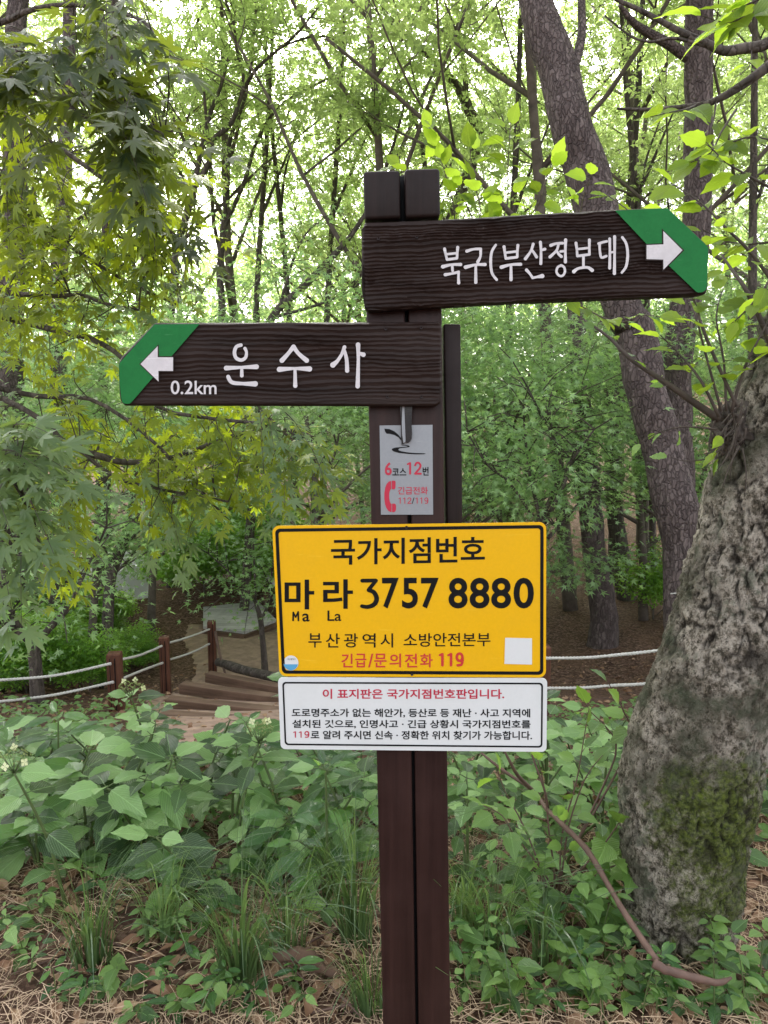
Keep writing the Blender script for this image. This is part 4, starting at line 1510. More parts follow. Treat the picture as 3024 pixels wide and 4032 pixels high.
def build_deck():
    z = -1.19
    def onz(px, py):
        d = P(px, py, 1) - EYE
        return EYE + d * ((z - EYE.z) / d.z)
    a, b, c, d = onz(800, 2465), onz(962, 2486), onz(1085, 2440), onz(985, 2338)
    e2 = onz(800, 2345)
    root = empty('wooden_deck', (b.x, b.y, terrain(b.x, b.y)), 'grey boarded wooden deck on the path seen left of the yellow plate', 'deck')
    # boards run from the near left edge to the far right edge
    n = 18
    for k in range(n):
        t0, t1 = k / n, (k + .93) / n
        q = [a.lerp(e2, t0), b.lerp(c, t0).lerp(d, t0 ** 1.0) if False else b.lerp(d, t0), b.lerp(d, t1), a.lerp(e2, t1)]
        bevel_prism_z('deck_board', q, .035, M['deck'], root)
    # triangular right half
    m = 8
    for k in range(m):
        t0, t1 = k / m, (k + .92) / m
        q = [b.lerp(d, t0), c.lerp(d, t0), c.lerp(d, t1), b.lerp(d, t1)]
        bevel_prism_z('deck_board', [v + Vector((.01, 0, 0)) for v in q], .035, M['deck'], root)
    for p, q in ((a, b), (b, c)):
        mid = (p + q) / 2 - Vector((0, 0, .08))
        dd = q - p
        bevel_box('fascia', mid + Vector((0, -.02, 0)), (dd.length / 2, .02, .04), M['timber'], root, math.atan2(dd.y, dd.x))
    rl = [onz(985, 2338), onz(1090, 2425)]
    for k in range(3):
        p = rl[0].lerp(rl[1], k / 2)
        bevel_box('rail_post', p + Vector((.05, 0, .1)), (.035, .035, .3), M['timber'], root)
    dd = rl[1] - rl[0]
    bevel_box('handrail', (rl[0] + rl[1]) / 2 + Vector((.05, 0, .43)), (dd.length / 2, .05, .03), M['deck'], root, math.atan2(dd.y, dd.x))


def bevel_prism_z(name, q, th, mat, parent):
    base = world_loc(parent)
    V = [v - base for v in q] + [v - base - Vector((0, 0, th)) for v in q]
    Fc = [(0, 1, 2, 3), (4, 7, 6, 5), (0, 4, 5, 1), (1, 5, 6, 2), (2, 6, 7, 3), (3, 7, 4, 0)]
    o = bpy.data.objects.new(name, mesh(name, V, Fc, mat, False)); COL.objects.link(o); o.parent = parent
    return o


build_deck()


def rope_tube(pts, r=.011):
    cp, _ = catmull(pts, [1] * len(pts), .02)
    tb = Tubes()
    # three twisted strands
    for s_ in range(3):
        q = []
        L = 0
        for i, p in enumerate(cp):
            if i: L += (p - cp[i - 1]).length
            t = (cp[min(i + 1, len(cp) - 1)] - cp[max(0, i - 1)]).normalized()
            n1 = t.cross(Vector((0, 0, 1))).normalized()
            n2 = t.cross(n1)
            a = L * 95 + s_ * 2.094
            q.append(p + (n1 * math.cos(a) + n2 * math.sin(a)) * r * .5)
        tb.add(q, [r * .62] * len(q), 5, smooth_path=False)
    return tb


def build_fence():
    e = empty('rope_fence', tuple(G(1170 * .7233, 2690)), 'low rope fence with three brown posts and two white ropes at left', 'fence')
    posts = [(622 * .7233, 1300 + 1755 * .7233, 5.6, .052, 2050), (893 * .7233, 1300 + 1668 * .7233, 7.0, .046, 2000), (1151 * .7233, 1300 + 1582 * .7233, 8.2, .045, 1890)]
    tops = []
    for px, py, Y, hw, bot in posts:
        t = P(px, py, Y)
        g = terrain(t.x, t.y) - .15
        m = bevel_box('fence_post', (t.x, t.y, (t.z + g) / 2), (hw, hw, (t.z - g) / 2), M['fence_wood'], e, .15, .01)
        for sx in (-.018, .018):
            bevel_box('groove_shade', (t.x + sx * 1.0, t.y - hw - .001, (t.z + g) / 2), (.003, .003, (t.z - g) / 2 - .03), M['black'], e, 0, .001)  # black strips on the flat face standing in for shaded grooves
        tops.append(t)
    def W(x, y, Y): return P(x * .7233, 1300 + y * .7233, Y)
    for pts in ([W(-160, 1915, 5.0), W(0, 1905, 5.1), W(300, 1880, 5.3), W(605, 1815, 5.52)], [W(640, 1797, 5.6), W(760, 1770, 6.2), W(880, 1720, 6.92)], [W(908, 1706, 7.0), W(1030, 1670, 7.6), W(1140, 1628, 8.12)],
                [W(-160, 2032, 5.0), W(0, 2022, 5.1), W(300, 1985, 5.3), W(620, 1915, 5.52)], [W(650, 1905, 5.6), W(780, 1850, 6.2), W(885, 1812, 6.92)], [W(912, 1797, 7.0), W(1030, 1760, 7.6), W(1140, 1708, 8.12)]):
        link('rope', rope_tube(pts).me('rope', M['rope']), e)
    # right hand fence
    p0 = P(2140, 2542, 5.0)
    f = empty('rope_fence', (p0.x, p0.y, terrain(p0.x, p0.y)), 'pair of white ropes on a brown post between yellow plate and big tree', 'fence')
    g = terrain(p0.x, p0.y) - .15
    bevel_box('fence_post', (p0.x, p0.y, (p0.z + g) / 2), (.045, .045, (p0.z - g) / 2), M['fence_wood'], f, 0, .01)
    q0 = P(3350, 2440, 4.4)
    g = terrain(q0.x, q0.y) - .15
    bevel_box('fence_post', (q0.x, q0.y, (q0.z + g) / 2), (.045, .045, (q0.z - g) / 2), M['fence_wood'], f, 0, .01)
    for y0, y1, y2 in ((2592, 2582, 2555), (2710, 2700, 2682)):
        link('rope', rope_tube([P(2150, y0, 4.93), P(2300, y0 - 2, 4.85), P(2400, y1, 4.8), P(2640, y2, 4.7), P(3340, y2 - 100, 4.4)]).me('rope', M['rope']), f)
    link('rope_wrap', rope_tube([P(2640, 2338, 5.95), P(2672, 2336, 5.9), P(2730, 2340, 5.9), P(2790, 2330, 6.0)], .006).me('rope_wrap', M['rope']), p1)


build_fence()


def build_steps():
    cfg = [((1130, 1885), (1560, 1965), 6.9, 'farthest and shortest timber step across the sloping path'), ((990, 1945), (1540, 2020), 6.2, 'second farthest timber step across the sloping path'),
           ((915, 2028), (1600, 2100), 5.5, 'third timber step across the sloping path, beside the middle fence post'), ((880, 2110), (1620, 2165), 5.0, 'nearest timber step across the sloping path')]
    for a, b, Y, lab in cfg:
        p = P(a[0] * .7233, 1300 + a[1] * .7233, Y + .15)
        q = P(b[0] * .7233, 1300 + b[1] * .7233, Y - .1)
        mid = (p + q) / 2
        d = q - p
        o = bevel_box('timber_step', mid, (d.length / 2, .05, .045), M['timber'], None, math.atan2(d.y, d.x), .008, -math.asin(max(-1, min(1, d.z / d.length))))
        tag(o, lab, 'step', 'timber steps on the path')
    def W(x, y, Y): return P(x * .7233, 1300 + y * .7233, Y)
    lg = Tubes().add([W(1185, 1805, 8.0), W(1290, 1840, 7.8), W(1400, 1868, 7.6), W(1560, 1905, 7.3), W(1680, 1950, 7.1)], [.045, .05, .05, .05, .045], 10, .1, rough=.15)
    tag(link('fallen_log', lg.me('fallen_log', M['bark'])), 'long thin log lying beside the path beyond the steps', 'log')
    st = Tubes().add([W(1172, 1640, 8.15), W(1195, 1760, 8.0), W(1235, 1900, 7.8)], [.018, .014, .012], 6, .1)
    tag(link('leaning_stick', st.me('leaning_stick', M['twig_red'])), 'thin stick leaning against the third fence post', 'stick')


build_steps()

# ------------------------------------------------------------ big mossy tree at right
def build_big_tree():
    rows = [(3900, 2684, 345), (3800, 2684, 350), (3700, 2680, 380), (3600, 2678, 415), (3430, 2684, 455), (3250, 2698, 480), (3100, 2712, 505), (2970, 2735, 500), (2700, 2808, 465), (2400, 2895, 440),
            (2150, 2962, 425), (1950, 3012, 415), (1750, 3060, 408), (1550, 3118, 400), (1350, 3195, 395), (1150, 3280, 385), (900, 3380, 370), (500, 3500, 355), (0, 3600, 340), (-500, 3650, 320)]
    pts = [P(cx, y, 2.15 - .1 * k / len(rows)) for k, (y, cx, w_) in enumerate(rows)]
    rad = [w_ / 2 / F * (p - EYE).dot(FWD) for p, (y, cx, w_) in zip(pts, rows)]
    g = G(2705, 3870)
    foot = pts[0].copy(); foot.z = terrain(foot.x, foot.y) - .12
    pts.insert(0, foot); rad.insert(0, rad[0] * 1.08)
    cp, cr = catmull(pts, rad, .010)
    ns = 200
    V, Fc, mossv, crk, UV = [], [], [], [], []
    mossC = [(P(2840, 3250, 1.95), .26, 1.0), (P(2830, 3560, 1.95), .20, .8), (P(2900, 3500, 2.0), .2, .75), (P(2700, 3780, 1.98), .14, .6), (P(2480, 3100, 1.95), .07, .45)]
    nrm = Vector((1, 0, 0))
    for i, p in enumerate(cp):
        t = (cp[min(i + 1, len(cp) - 1)] - cp[max(i - 1, 0)]).normalized()
        nrm = (nrm - t * nrm.dot(t)).normalized()
        b = t.cross(nrm)
        for k in range(ns):
            a = 2 * math.pi * k / ns
            d = nrm * math.cos(a) + b * math.sin(a)
            q = p + d * cr[i]
            lump = .011 * mnoise.noise(q * 4) + .007 * mnoise.noise(q * 13)
            wq = Vector((q.x * 1.0, q.y, q.z * .5)) * 15 + Vector((mnoise.noise(q * 9), mnoise.noise(q * 9 + Vector((5, 0, 0))), mnoise.noise(q * 9 + Vector((0, 7, 0))))) * 1.5
            vd = mnoise.voronoi(wq)[0]
            e = min(.4, vd[1] - vd[0])
            sel = .35 + .65 * smooth(-.3, .15, mnoise.noise(q * 3.2 + Vector((2, 2, 2))))
            crack = (1 - smooth(.0, .10, e + .04 * mnoise.noise(q * 60))) * sel
            fl = .0075 * mnoise.fractal(q * 42, .8, 2.0, 4)
            V.append(p + d * (cr[i] + lump + fl - .008 * crack + .005 * smooth(.05, .35, e)))
            mm = 0
            for c_, rr_, st_ in mossC:
                mm = max(mm, st_ * (1 - min(1, (q - c_).length / rr_) ** 2))
            mossv.append(mm)
            crk.append(min(1, crack * .95))
            UV.append((k / ns, i * .01))
    for i in range(len(cp) - 1):
        for k in range(ns):
            a0, a1 = i * ns + k, i * ns + (k + 1) % ns
            Fc.append((a0, a1, a1 + ns, a0 + ns))
    me = mesh('trunk', V, Fc, M['big_bark'], True, UV)
    for nm, arr in (('moss', mossv), ('crack', crk)):
        at = me.attributes.new(nm, 'FLOAT', 'POINT')
        at.data.foreach_set('value', np.array(arr, dtype=np.float32))
    e = empty('mossy_tree', (foot.x, foot.y, foot.z + .12), 'thick leaning tree trunk with pale flaking bark and green moss at the right edge', 'tree')
    link('trunk', me, e)
    # burl where sprouts break out
    V, Fc = [], []
    c = P(2878, 1690, 2.02)
    bm = bmesh.new()
    bmesh.ops.create_icosphere(bm, subdivisions=5, radius=1)
    for v in bm.verts:
        d = v.co.normalized()
        r = .062 * (1 + .45 * mnoise.noise(d * 2.2 + Vector((3, 1, 0))) + .25 * mnoise.noise(d * 7) + .12 * mnoise.noise(d * 19))
        v.co = Vector((d.x * r * .9, d.y * r * .8, d.z * r * 1.1))
    mb = bpy.data.meshes.new('burl'); bm.to_mesh(mb); bm.free(); mb.materials.append(M['bark']); mb.polygons.foreach_set('use_smooth', [True] * len(mb.polygons))
    link('burl', mb, e, Matrix.Translation(c + Vector((.03, .04, 0))))
    rt = Tubes()
    for k in range(16):
        a = c + Vector((random.uniform(-.04, .02), random.uniform(-.06, 0), random.uniform(-.05, .07)))
        q = a + Vector((random.uniform(-.07, .01), random.uniform(-.05, .02), random.uniform(-.14, -.03)))
        rt.add([a, (a + q) / 2 + uvec() * .012, q], [.003, .002, .001], 4, .03)
    o = link('rootlets', rt.me('rootlets', M['twig']), e); o['kind'] = 'stuff'
    return e


big = build_big_tree()

# ------------------------------------------------------------ leaf meshes for near plants
def leaf_mesh(name, templ, mat):
    V, Fc, UV = templ
    return mesh(name, V, Fc, mat, True, UV)


LM = {
    'alder': [leaf_mesh('leaf', ovate(.66, 9, .10, d, .07, .42, 1.4), M['alder']) for d in (.05, .2, .35)],
    'alder_shade': [leaf_mesh('leaf', ovate(.62, 10, .12, d, .09, .42, 1.4), M['alder_shade']) for d in (.1, .3)],
    'hyd': [leaf_mesh('leaf', ovate(.58, 12, .09, d, .05, .45, 1.5), M['hydrangea']) for d in (.08, .22, .38)],
    'glossy': [leaf_mesh('leaf', ovate(.36, 9, .12, d, 0, .55, 1.2), M['glossy']) for d in (.1, .25)],
    'weed': [leaf_mesh('leaf', ovate(.50, 8, .12, d, .05, .4, 1.6), M['weed']) for d in (.1, .3)],
    'maple_dark': [leaf_mesh('leaf', maple_leaf(7, .44, d), M['maple_dark']) for d in (.15, .35)],
    'maple_olive': [leaf_mesh('leaf', maple_leaf(7, .44, d), M['maple_olive']) for d in (.1, .3)],
    'maple_grey': [leaf_mesh('leaf', maple_leaf(7, .44, d), M['maple_grey']) for d in (.15, .35)],
}


def leaf_ob(kind, p, y, n, size, parent):
    me = random.choice(LM[kind])
    o = bpy.data.objects.new('leaf', me)
    COL.objects.link(o)
    o.parent = parent
    o.matrix_basis = Matrix.Translation(-world_loc(parent)) @ leafM(p, y, n, size)
    return o


def sprig(parent, tb, pts, r, nl, size, kind, out=.02, start=.25, tilt=.6, face=.5, droop=.25, ttemplate=None):
    """twig with alternate leaves; pts world points"""
    cp, cr = catmull(pts, [r * (1 - .75 * i / (len(pts) - 1)) for i in range(len(pts))], .03)
    tb.add(cp, cr, 5, smooth_path=False)
    n = len(cp)
    for k in range(nl):
        t = start + (1 - start) * (k + random.uniform(0, .6)) / nl
        i = min(n - 2, int(t * (n - 1)))
        p = cp[i]
        d = (cp[i + 1] - cp[max(0, i - 1)]).normalized()
        side = d.cross(Vector((0, 0, 1)))
        if side.length < .25: side = Vector((random.choice((-1, 1)), random.uniform(-.6, .6), 0))
        side.normalize()
        s_ = 1 if k % 2 else -1
        yd = (d * random.uniform(.3, .9) + side * s_ * random.uniform(.5, 1.0) + uvec() * .35 + Vector((0, 0, -droop))).normalized()
        nn = Vector((0, 0, 1)) + uvec() * tilt + Vector((0, -1, 0)) * random.uniform(0, face)
        if k == nl - 1: yd = (d + uvec() * .3).normalized()
        base = p + yd * out
        tb.add([p, base], [r * .25 + .0005, .0006], 3, smooth_path=False)
        leaf_ob(kind, base, yd, nn, size * random.uniform(.65, 1.15), parent)


def PW(lst): return [P(*q) for q in lst]


# sprouts of the big tree
def big_tree_sprouts():
    tb = Tubes()
    dk = Tubes()
    def s(lst, r, nl, size=.075, kind='alder', **k): sprig(big, tb, PW(lst), r, nl, size, kind, **k)
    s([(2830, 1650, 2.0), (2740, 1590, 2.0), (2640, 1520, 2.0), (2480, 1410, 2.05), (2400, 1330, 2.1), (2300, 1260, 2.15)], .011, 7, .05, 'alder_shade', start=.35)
    s([(2830, 1640, 1.95), (2760, 1500, 1.95), (2680, 1400, 2), (2600, 1320, 2)], .005, 7, .06)
    s([(2840, 1620, 1.95), (2780, 1400, 1.95), (2740, 1250, 1.95), (2700, 1150, 2)], .004, 8, .065)
    s([(2860, 1620, 1.95), (2850, 1420, 1.95), (2820, 1250, 1.95), (2850, 1130, 2)], .004, 8, .06)
    s([(2880, 1620, 1.95), (2930, 1450, 1.95), (2990, 1330, 1.95), (3060, 1200, 2)], .005, 8, .07)
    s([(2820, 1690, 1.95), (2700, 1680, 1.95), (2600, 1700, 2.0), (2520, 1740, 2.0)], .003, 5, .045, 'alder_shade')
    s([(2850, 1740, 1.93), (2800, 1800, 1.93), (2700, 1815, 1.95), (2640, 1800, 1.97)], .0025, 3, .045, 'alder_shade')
    s([(2860, 1680, 1.9), (2850, 1740, 1.9), (2840, 1790, 1.9)], .002, 4, .045)
    s([(2900, 1600, 1.95), (2780, 1330, 1.95), (2730, 1180, 2), (2650, 1000, 2.1), (2500, 850, 2.2), (2380, 760, 2.3)], .005, 9, .06, start=.3)
    s([(3060, 1420, 2.0), (2990, 1250, 2), (2930, 1130, 2), (2880, 1060, 2.05), (2840, 1000, 2.1)], .009, 8, .065)
    s([(3070, 1150, 2.1), (2960, 1000, 2.1), (2860, 900, 2.1), (2760, 800, 2.15), (2640, 720, 2.2)], .006, 14, .07)
    s([(3070, 760, 2.2), (2960, 700, 2.2), (2860, 640, 2.2), (2780, 560, 2.2)], .005, 9, .085)
    # dark limb across the upper right
    dk.add(PW([(3120, 190, 2.6), (3024, 262, 2.6), (2930, 330, 2.6), (2820, 395, 2.6), (2740, 415, 2.6), (2640, 425, 2.65), (2540, 432, 2.7), (2430, 428, 2.7)]), [.018, .017, .014, .011, .008, .007, .006, .004], 8)
    s([(2820, 395, 2.6), (2810, 470, 2.55), (2790, 560, 2.5)], .004, 4, .11, start=.6)
    s([(2740, 415, 2.6), (2700, 430, 2.5), (2650, 440, 2.4), (2560, 460, 2.35)], .004, 7, .095)
    s([(2900, 430, 2.4), (2840, 520, 2.35), (2800, 600, 2.3), (2720, 640, 2.3)], .004, 7, .10)
    s([(3060, 560, 2.3), (2960, 540, 2.3), (2880, 560, 2.3), (2800, 590, 2.3)], .004, 8, .08)
    dk.add(PW([(3100, 130, 3), (3000, 180, 3), (2930, 190, 3), (2850, 200, 3), (2770, 165, 3), (2690, 130, 3), (2600, 82, 3), (2520, 40, 3), (2430, 0, 3), (2380, -30, 3)]), [.022, .02, .019, .017, .014, .012, .010, .009, .007, .005], 8)
    dk.add(PW([(2850, 200, 3), (2740, 170, 3), (2650, 150, 3), (2560, 165, 3), (2480, 140, 3), (2380, 60, 3)]), [.008, .007, .006, .005, .004, .003], 6)
    s([(3100, 60, 2.4), (2960, 60, 2.4), (2860, 90, 2.4), (2760, 60, 2.4)], .005, 8, .12)
    s([(3060, -40, 2.4), (2960, 10, 2.4), (2880, 40, 2.4)], .005, 6, .12)
    s([(2960, 190, 3), (2950, 260, 2.9), (2900, 300, 2.8)], .003, 5, .07)
    s([(3060, 950, 2.3), (2960, 960, 2.3), (2860, 950, 2.3), (2760, 900, 2.3)], .004, 9, .07)
    s([(3060, 1050, 1.9), (3000, 1150, 1.9), (2920, 1240, 1.9), (2860, 1290, 1.95)], .004, 7, .06)
    link('twigs', tb.me('twigs', M['twig']), big)['kind'] = 'stuff'
    link('limb', dk.me('limb', M['bark']), big)


big_tree_sprouts()


# bright sapling behind the upper board
def sapling():
    b = P(2050, 2900, 3.1)
    g = terrain(b.x, 3.1)
    e = empty('leafy_sapling', (b.x, 3.1, g), 'bright backlit sapling whose leaves stand above the right arrow board', 'sapling')
    tb = Tubes()
    root = Vector((P(1640, 2500, 3.1).x, 3.1, g - .05))
    stems = [([(1650, 1750, 3.1), (1665, 1300, 3.05), (1771, 1090, 3.0), (1790, 850, 2.9), (1740, 640, 2.85), (1690, 500, 2.85)], 24),
             ([(1650, 1750, 3.1), (1665, 1300, 3.05), (1843, 1090, 3.0), (1985, 850, 2.9), (2000, 650, 2.85), (2010, 480, 2.85)], 26),
             ([(1650, 1750, 3.1), (1665, 1300, 3.05), (1887, 1090, 3.0), (2090, 850, 2.9), (2140, 740, 2.85), (2170, 640, 2.85)], 24),
             ([(1650, 1750, 3.1), (1665, 1300, 3.05), (1920, 1090, 3.0), (2240, 900, 2.9), (2300, 760, 2.85), (2330, 690, 2.8)], 24),
             ([(1650, 1750, 3.1), (1665, 1300, 3.05), (1749, 1090, 3.0), (1730, 900, 2.95), (1640, 720, 2.9), (1560, 650, 2.95)], 20),
             ([(1650, 1750, 3.1), (1665, 1300, 3.05), (1947, 1090, 3.0), (2350, 1000, 2.9), (2480, 850, 2.85), (2560, 790, 2.8)], 20),
             ([(1650, 1750, 3.1), (1665, 1300, 3.05), (1810, 1090, 3.0), (1890, 850, 2.9), (1860, 700, 2.9), (1850, 570, 2.9)], 22),
             ([(1650, 1750, 3.1), (1665, 1300, 3.05), (2002, 1090, 3.0), (2400, 1260, 2.9), (2540, 1240, 2.8), (2640, 1260, 2.8)], 14)]
    for lst, nl in stems:
        w_ = PW(lst)
        tb.add([root, root.lerp(w_[0], .5) + uvec() * .08, w_[0]], [.007, .005, .0045], 5, .2)
        sprig(e, tb, w_, .0045, int(nl * 1.4), .086, 'alder', start=.55, tilt=.8, face=.9)
    link('stem', tb.me('stem', M['bark_far']), e)


sapling()


# ------------------------------------------------------------ near maple hanging in from the left
def near_maple():
    base = Vector((-2.75, 3.5, terrain(-2.75, 3.5)))
    e = empty('maple_tree', base, 'near maple with dark and olive star leaves hanging in from the left edge', 'tree')
    tb = Tubes()
    tb.add([base - Vector((0, 0, .15)), Vector((-2.75, 3.5, .5)), Vector((-2.7, 3.5, 1.3)), Vector((-2.6, 3.4, 2.2)), Vector((-2.4, 3.3, 3.2)), Vector((-2.2, 3.2, 4.0))], [.11, .09, .085, .075, .06, .04], 14, .1, rough=.1)
    limbs = [
        [(-500, 900, 3.6), (-200, 1080, 3.6), (0, 1144, 3.6), (182, 1166, 3.4), (319, 1162, 3.3), (410, 1194, 3.2), (547, 1221, 3.1)],
        [(-500, 1250, 3.5), (-200, 1450, 3.4), (0, 1564, 3.4), (94, 1611, 3.3), (195, 1676, 3.3), (239, 1727, 3.3), (318, 1781, 3.2), (420, 1857, 3.2), (485, 1893, 3.1), (700, 1940, 3.1), (900, 1975, 3.1)],
        [(318, 1781, 3.2), (405, 1799, 3.25), (506, 1821, 3.3), (690, 1800, 3.3), (980, 1700, 3.3), (1230, 1720, 3.3), (1330, 1900, 3.3)],
        [(-300, 1150, 3.6), (-50, 1230, 3.6), (217, 1300, 3.5), (362, 1336, 3.4), (492, 1420, 3.3), (620, 1600, 3.2), (850, 1650, 3.2), (1130, 1690, 3.2), (1260, 1850, 3.2)],
        [(-500, 100, 3.2), (-200, 110, 3.2), (0, 90, 3.1), (120, 40, 3.0), (300, 20, 3.0), (560, 80, 2.9), (620, 190, 2.8)],
        [(-500, 400, 3.2), (-200, 330, 3.1), (0, 280, 3.0), (90, 350, 3.0), (250, 400, 2.9), (420, 520, 2.8), (640, 600, 2.7)],
        [(-500, 600, 3.4), (-200, 480, 3.4), (0, 450, 3.3), (200, 560, 3.2), (400, 700, 3.1), (600, 850, 3.1), (760, 990, 3.1)],
        [(-500, 800, 3.5), (-200, 760, 3.5), (0, 780, 3.5), (150, 880, 3.5), (320, 1000, 3.4), (520, 1120, 3.4), (700, 1200, 3.3)],
        [(-500, 1500, 2.9), (-250, 1600, 2.8), (-60, 1750, 2.7), (60, 1900, 2.6), (130, 2050, 2.6), (170, 2200, 2.6)],
        [(-500, 1350, 3.6), (-100, 1500, 3.5), (150, 1560, 3.5), (350, 1570, 3.4), (560, 1700, 3.3), (760, 1900, 3.3), (900, 2050, 3.2)],
    ]
    nodes = []
    for L in limbs:
        w_ = PW(L)
        if L[0][0] < -100:
            z = max(1.2, min(3.6, w_[0].z - .3))
            w_.insert(0, Vector((-2.66, 3.45, z)))
        r0 = .017
        rr = [r0 * (1 - .8 * i / (len(w_) - 1)) + .001 for i in range(len(w_))]
        tb.add(w_, rr, 6, .08)
        cp, _ = catmull(w_, rr, .08)
        nodes += [(p, .0) for p in cp]
    NP = np.array([p[:] for p, _ in nodes])
    link('trunk', tb.me('trunk', M['bark']), e)
    # tufts: (polygon-ish ellipse cx,cy,rx,ry, depth0, depth1, count, leaf size, kinds)
    zones = [
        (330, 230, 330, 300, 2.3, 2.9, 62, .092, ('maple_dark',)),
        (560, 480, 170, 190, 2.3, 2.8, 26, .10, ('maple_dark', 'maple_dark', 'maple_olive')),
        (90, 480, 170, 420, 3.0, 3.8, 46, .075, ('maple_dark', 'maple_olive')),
        (250, 760, 330, 230, 2.9, 3.6, 70, .072, ('maple_olive',)),
        (560, 760, 190, 160, 2.9, 3.4, 26, .075, ('maple_olive', 'maple_dark')),
        (120, 1020, 230, 260, 3.0, 3.9, 44, .07, ('maple_olive',)),
        (680, 960, 200, 110, 2.9, 3.3, 20, .072, ('maple_dark', 'maple_olive')),
        (430, 1150, 330, 150, 3.0, 3.6, 44, .065, ('maple_olive', 'maple_grey')),
        (200, 1300, 280, 180, 3.0, 3.8, 40, .065, ('maple_olive',)),
        (130, 1650, 220, 220, 3.0, 3.7, 30, .065, ('maple_olive', 'maple_grey')),
        (520, 1800, 330, 190, 3.0, 3.7, 66, .062, ('maple_olive',)),
        (800, 1720, 260, 120, 3.0, 3.5, 38, .065, ('maple_olive',)),
        (1010, 1740, 250, 140, 3.0, 3.5, 40, .066, ('maple_olive', 'maple_olive', 'maple_grey')),
        (1240, 1880, 130, 150, 2.9, 3.3, 18, .07, ('maple_olive', 'maple_grey')),
        (700, 1980, 180, 110, 2.9, 3.3, 16, .066, ('maple_olive', 'maple_grey')),
        (70, 1980, 130, 330, 2.3, 2.7, 34, .09, ('maple_grey',)),
        (130, 1900, 130, 140, 2.4, 2.8, 10, .085, ('maple_grey',)),
        (250, 2080, 130, 130, 2.7, 3.0, 10, .07, ('maple_olive',)),
    ]
    tw = Tubes()
    allL = []
    for cx, cy, rx, ry, d0, d1, cnt, ls, kinds in zones:
        for _ in range(int(cnt * .52)):
            a, rr = random.uniform(0, 6.28), math.sqrt(random.random())
            px, py, Y = cx + rx * rr * math.cos(a), cy + ry * rr * math.sin(a), random.uniform(d0, d1)
            E = P(px, py, Y)
            dd = ((NP - np.array(E[:])) ** 2 * np.array([1, 1, 1])).sum(1) + np.where(NP[:, 0] > E.x + .1, .3, 0)
            A = Vector(NP[int(dd.argmin())])
            L = (E - A).length
            mid = A.lerp(E, .5) + Vector((0, 0, .12 * L)) + uvec() * .03
            cp, cr = catmull([A, mid, E], [.0035, .0025, .001], .05)
            tw.add(cp, cr, 3, smooth_path=False)
            kind = random.choice(kinds)
            d = (E - mid).normalized()
            # an own drooping spray at the end of the twig
            n = random.randint(8, 13)
            ll = random.uniform(.22, .38)
            d = (d + Vector((.4, 0, -.35)) + uvec() * .25).normalized()
            side = d.cross(Vector((0, 0, 1)))
            if side.length < .2: side = Vector((1, 0, 0))
            side.normalize()
            prev = E - d * ll * .5
            tip = E + d * ll * .5 + Vector((0, 0, -.05))
            tw.add([cp[-1], (prev + E) / 2, E, tip], [.0015, .0014, .0012, .0007], 3, .1)
            for k in range(n):
                t = k / (n - 1)
                p = prev.lerp(tip, t) + Vector((0, 0, -.03 * t * t))
                s_ = 1 if k % 2 else -1
                yd = (d * .7 + side * s_ * random.uniform(.3, 1.1) + Vector((0, 0, random.uniform(-.55, .05))) + uvec() * .25).normalized()
                st = random.uniform(.015, .045)
                q = p + yd * st
                nn = Vector((0, -.35, 1)) + uvec() * .55
                allL.append((q, yd, nn, ls * 1.12 * random.uniform(.6, 1.15), kind))
    o = link('twigs', tw.me('twigs', M['twig']), e); o['kind'] = 'stuff'
    # keep sight of the fence clear; nearest leaves become single parts
    def key(L):
        x, y, z = proj(L[0])
        inside = 0 < x < 3024 and 0 < y < 4032
        return -(L[3] / max(.3, z)) if inside else 1
    allL.sort(key=key)
    for L in allL[:300]: leaf_ob(L[4], L[0], L[1], L[2], L[3], e)
    rest = allL[300:]
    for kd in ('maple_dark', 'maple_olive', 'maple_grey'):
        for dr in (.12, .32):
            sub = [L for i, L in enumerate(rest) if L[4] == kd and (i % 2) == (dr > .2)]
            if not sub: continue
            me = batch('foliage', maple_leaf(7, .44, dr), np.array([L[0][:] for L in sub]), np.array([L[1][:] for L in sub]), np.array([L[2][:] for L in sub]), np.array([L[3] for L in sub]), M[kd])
            me.polygons.foreach_set('use_smooth', [True] * len(me.polygons))
            o = link('foliage', me, e); o['kind'] = 'stuff'


near_maple()


# ------------------------------------------------------------ hydrangeas and their neighbours
def stem_curve(base, h, lean):
    return [base - Vector((0, 0, .03)), base + Vector((lean.x * .35, lean.y * .35, h * .5)), base + Vector((lean.x, lean.y, h))]


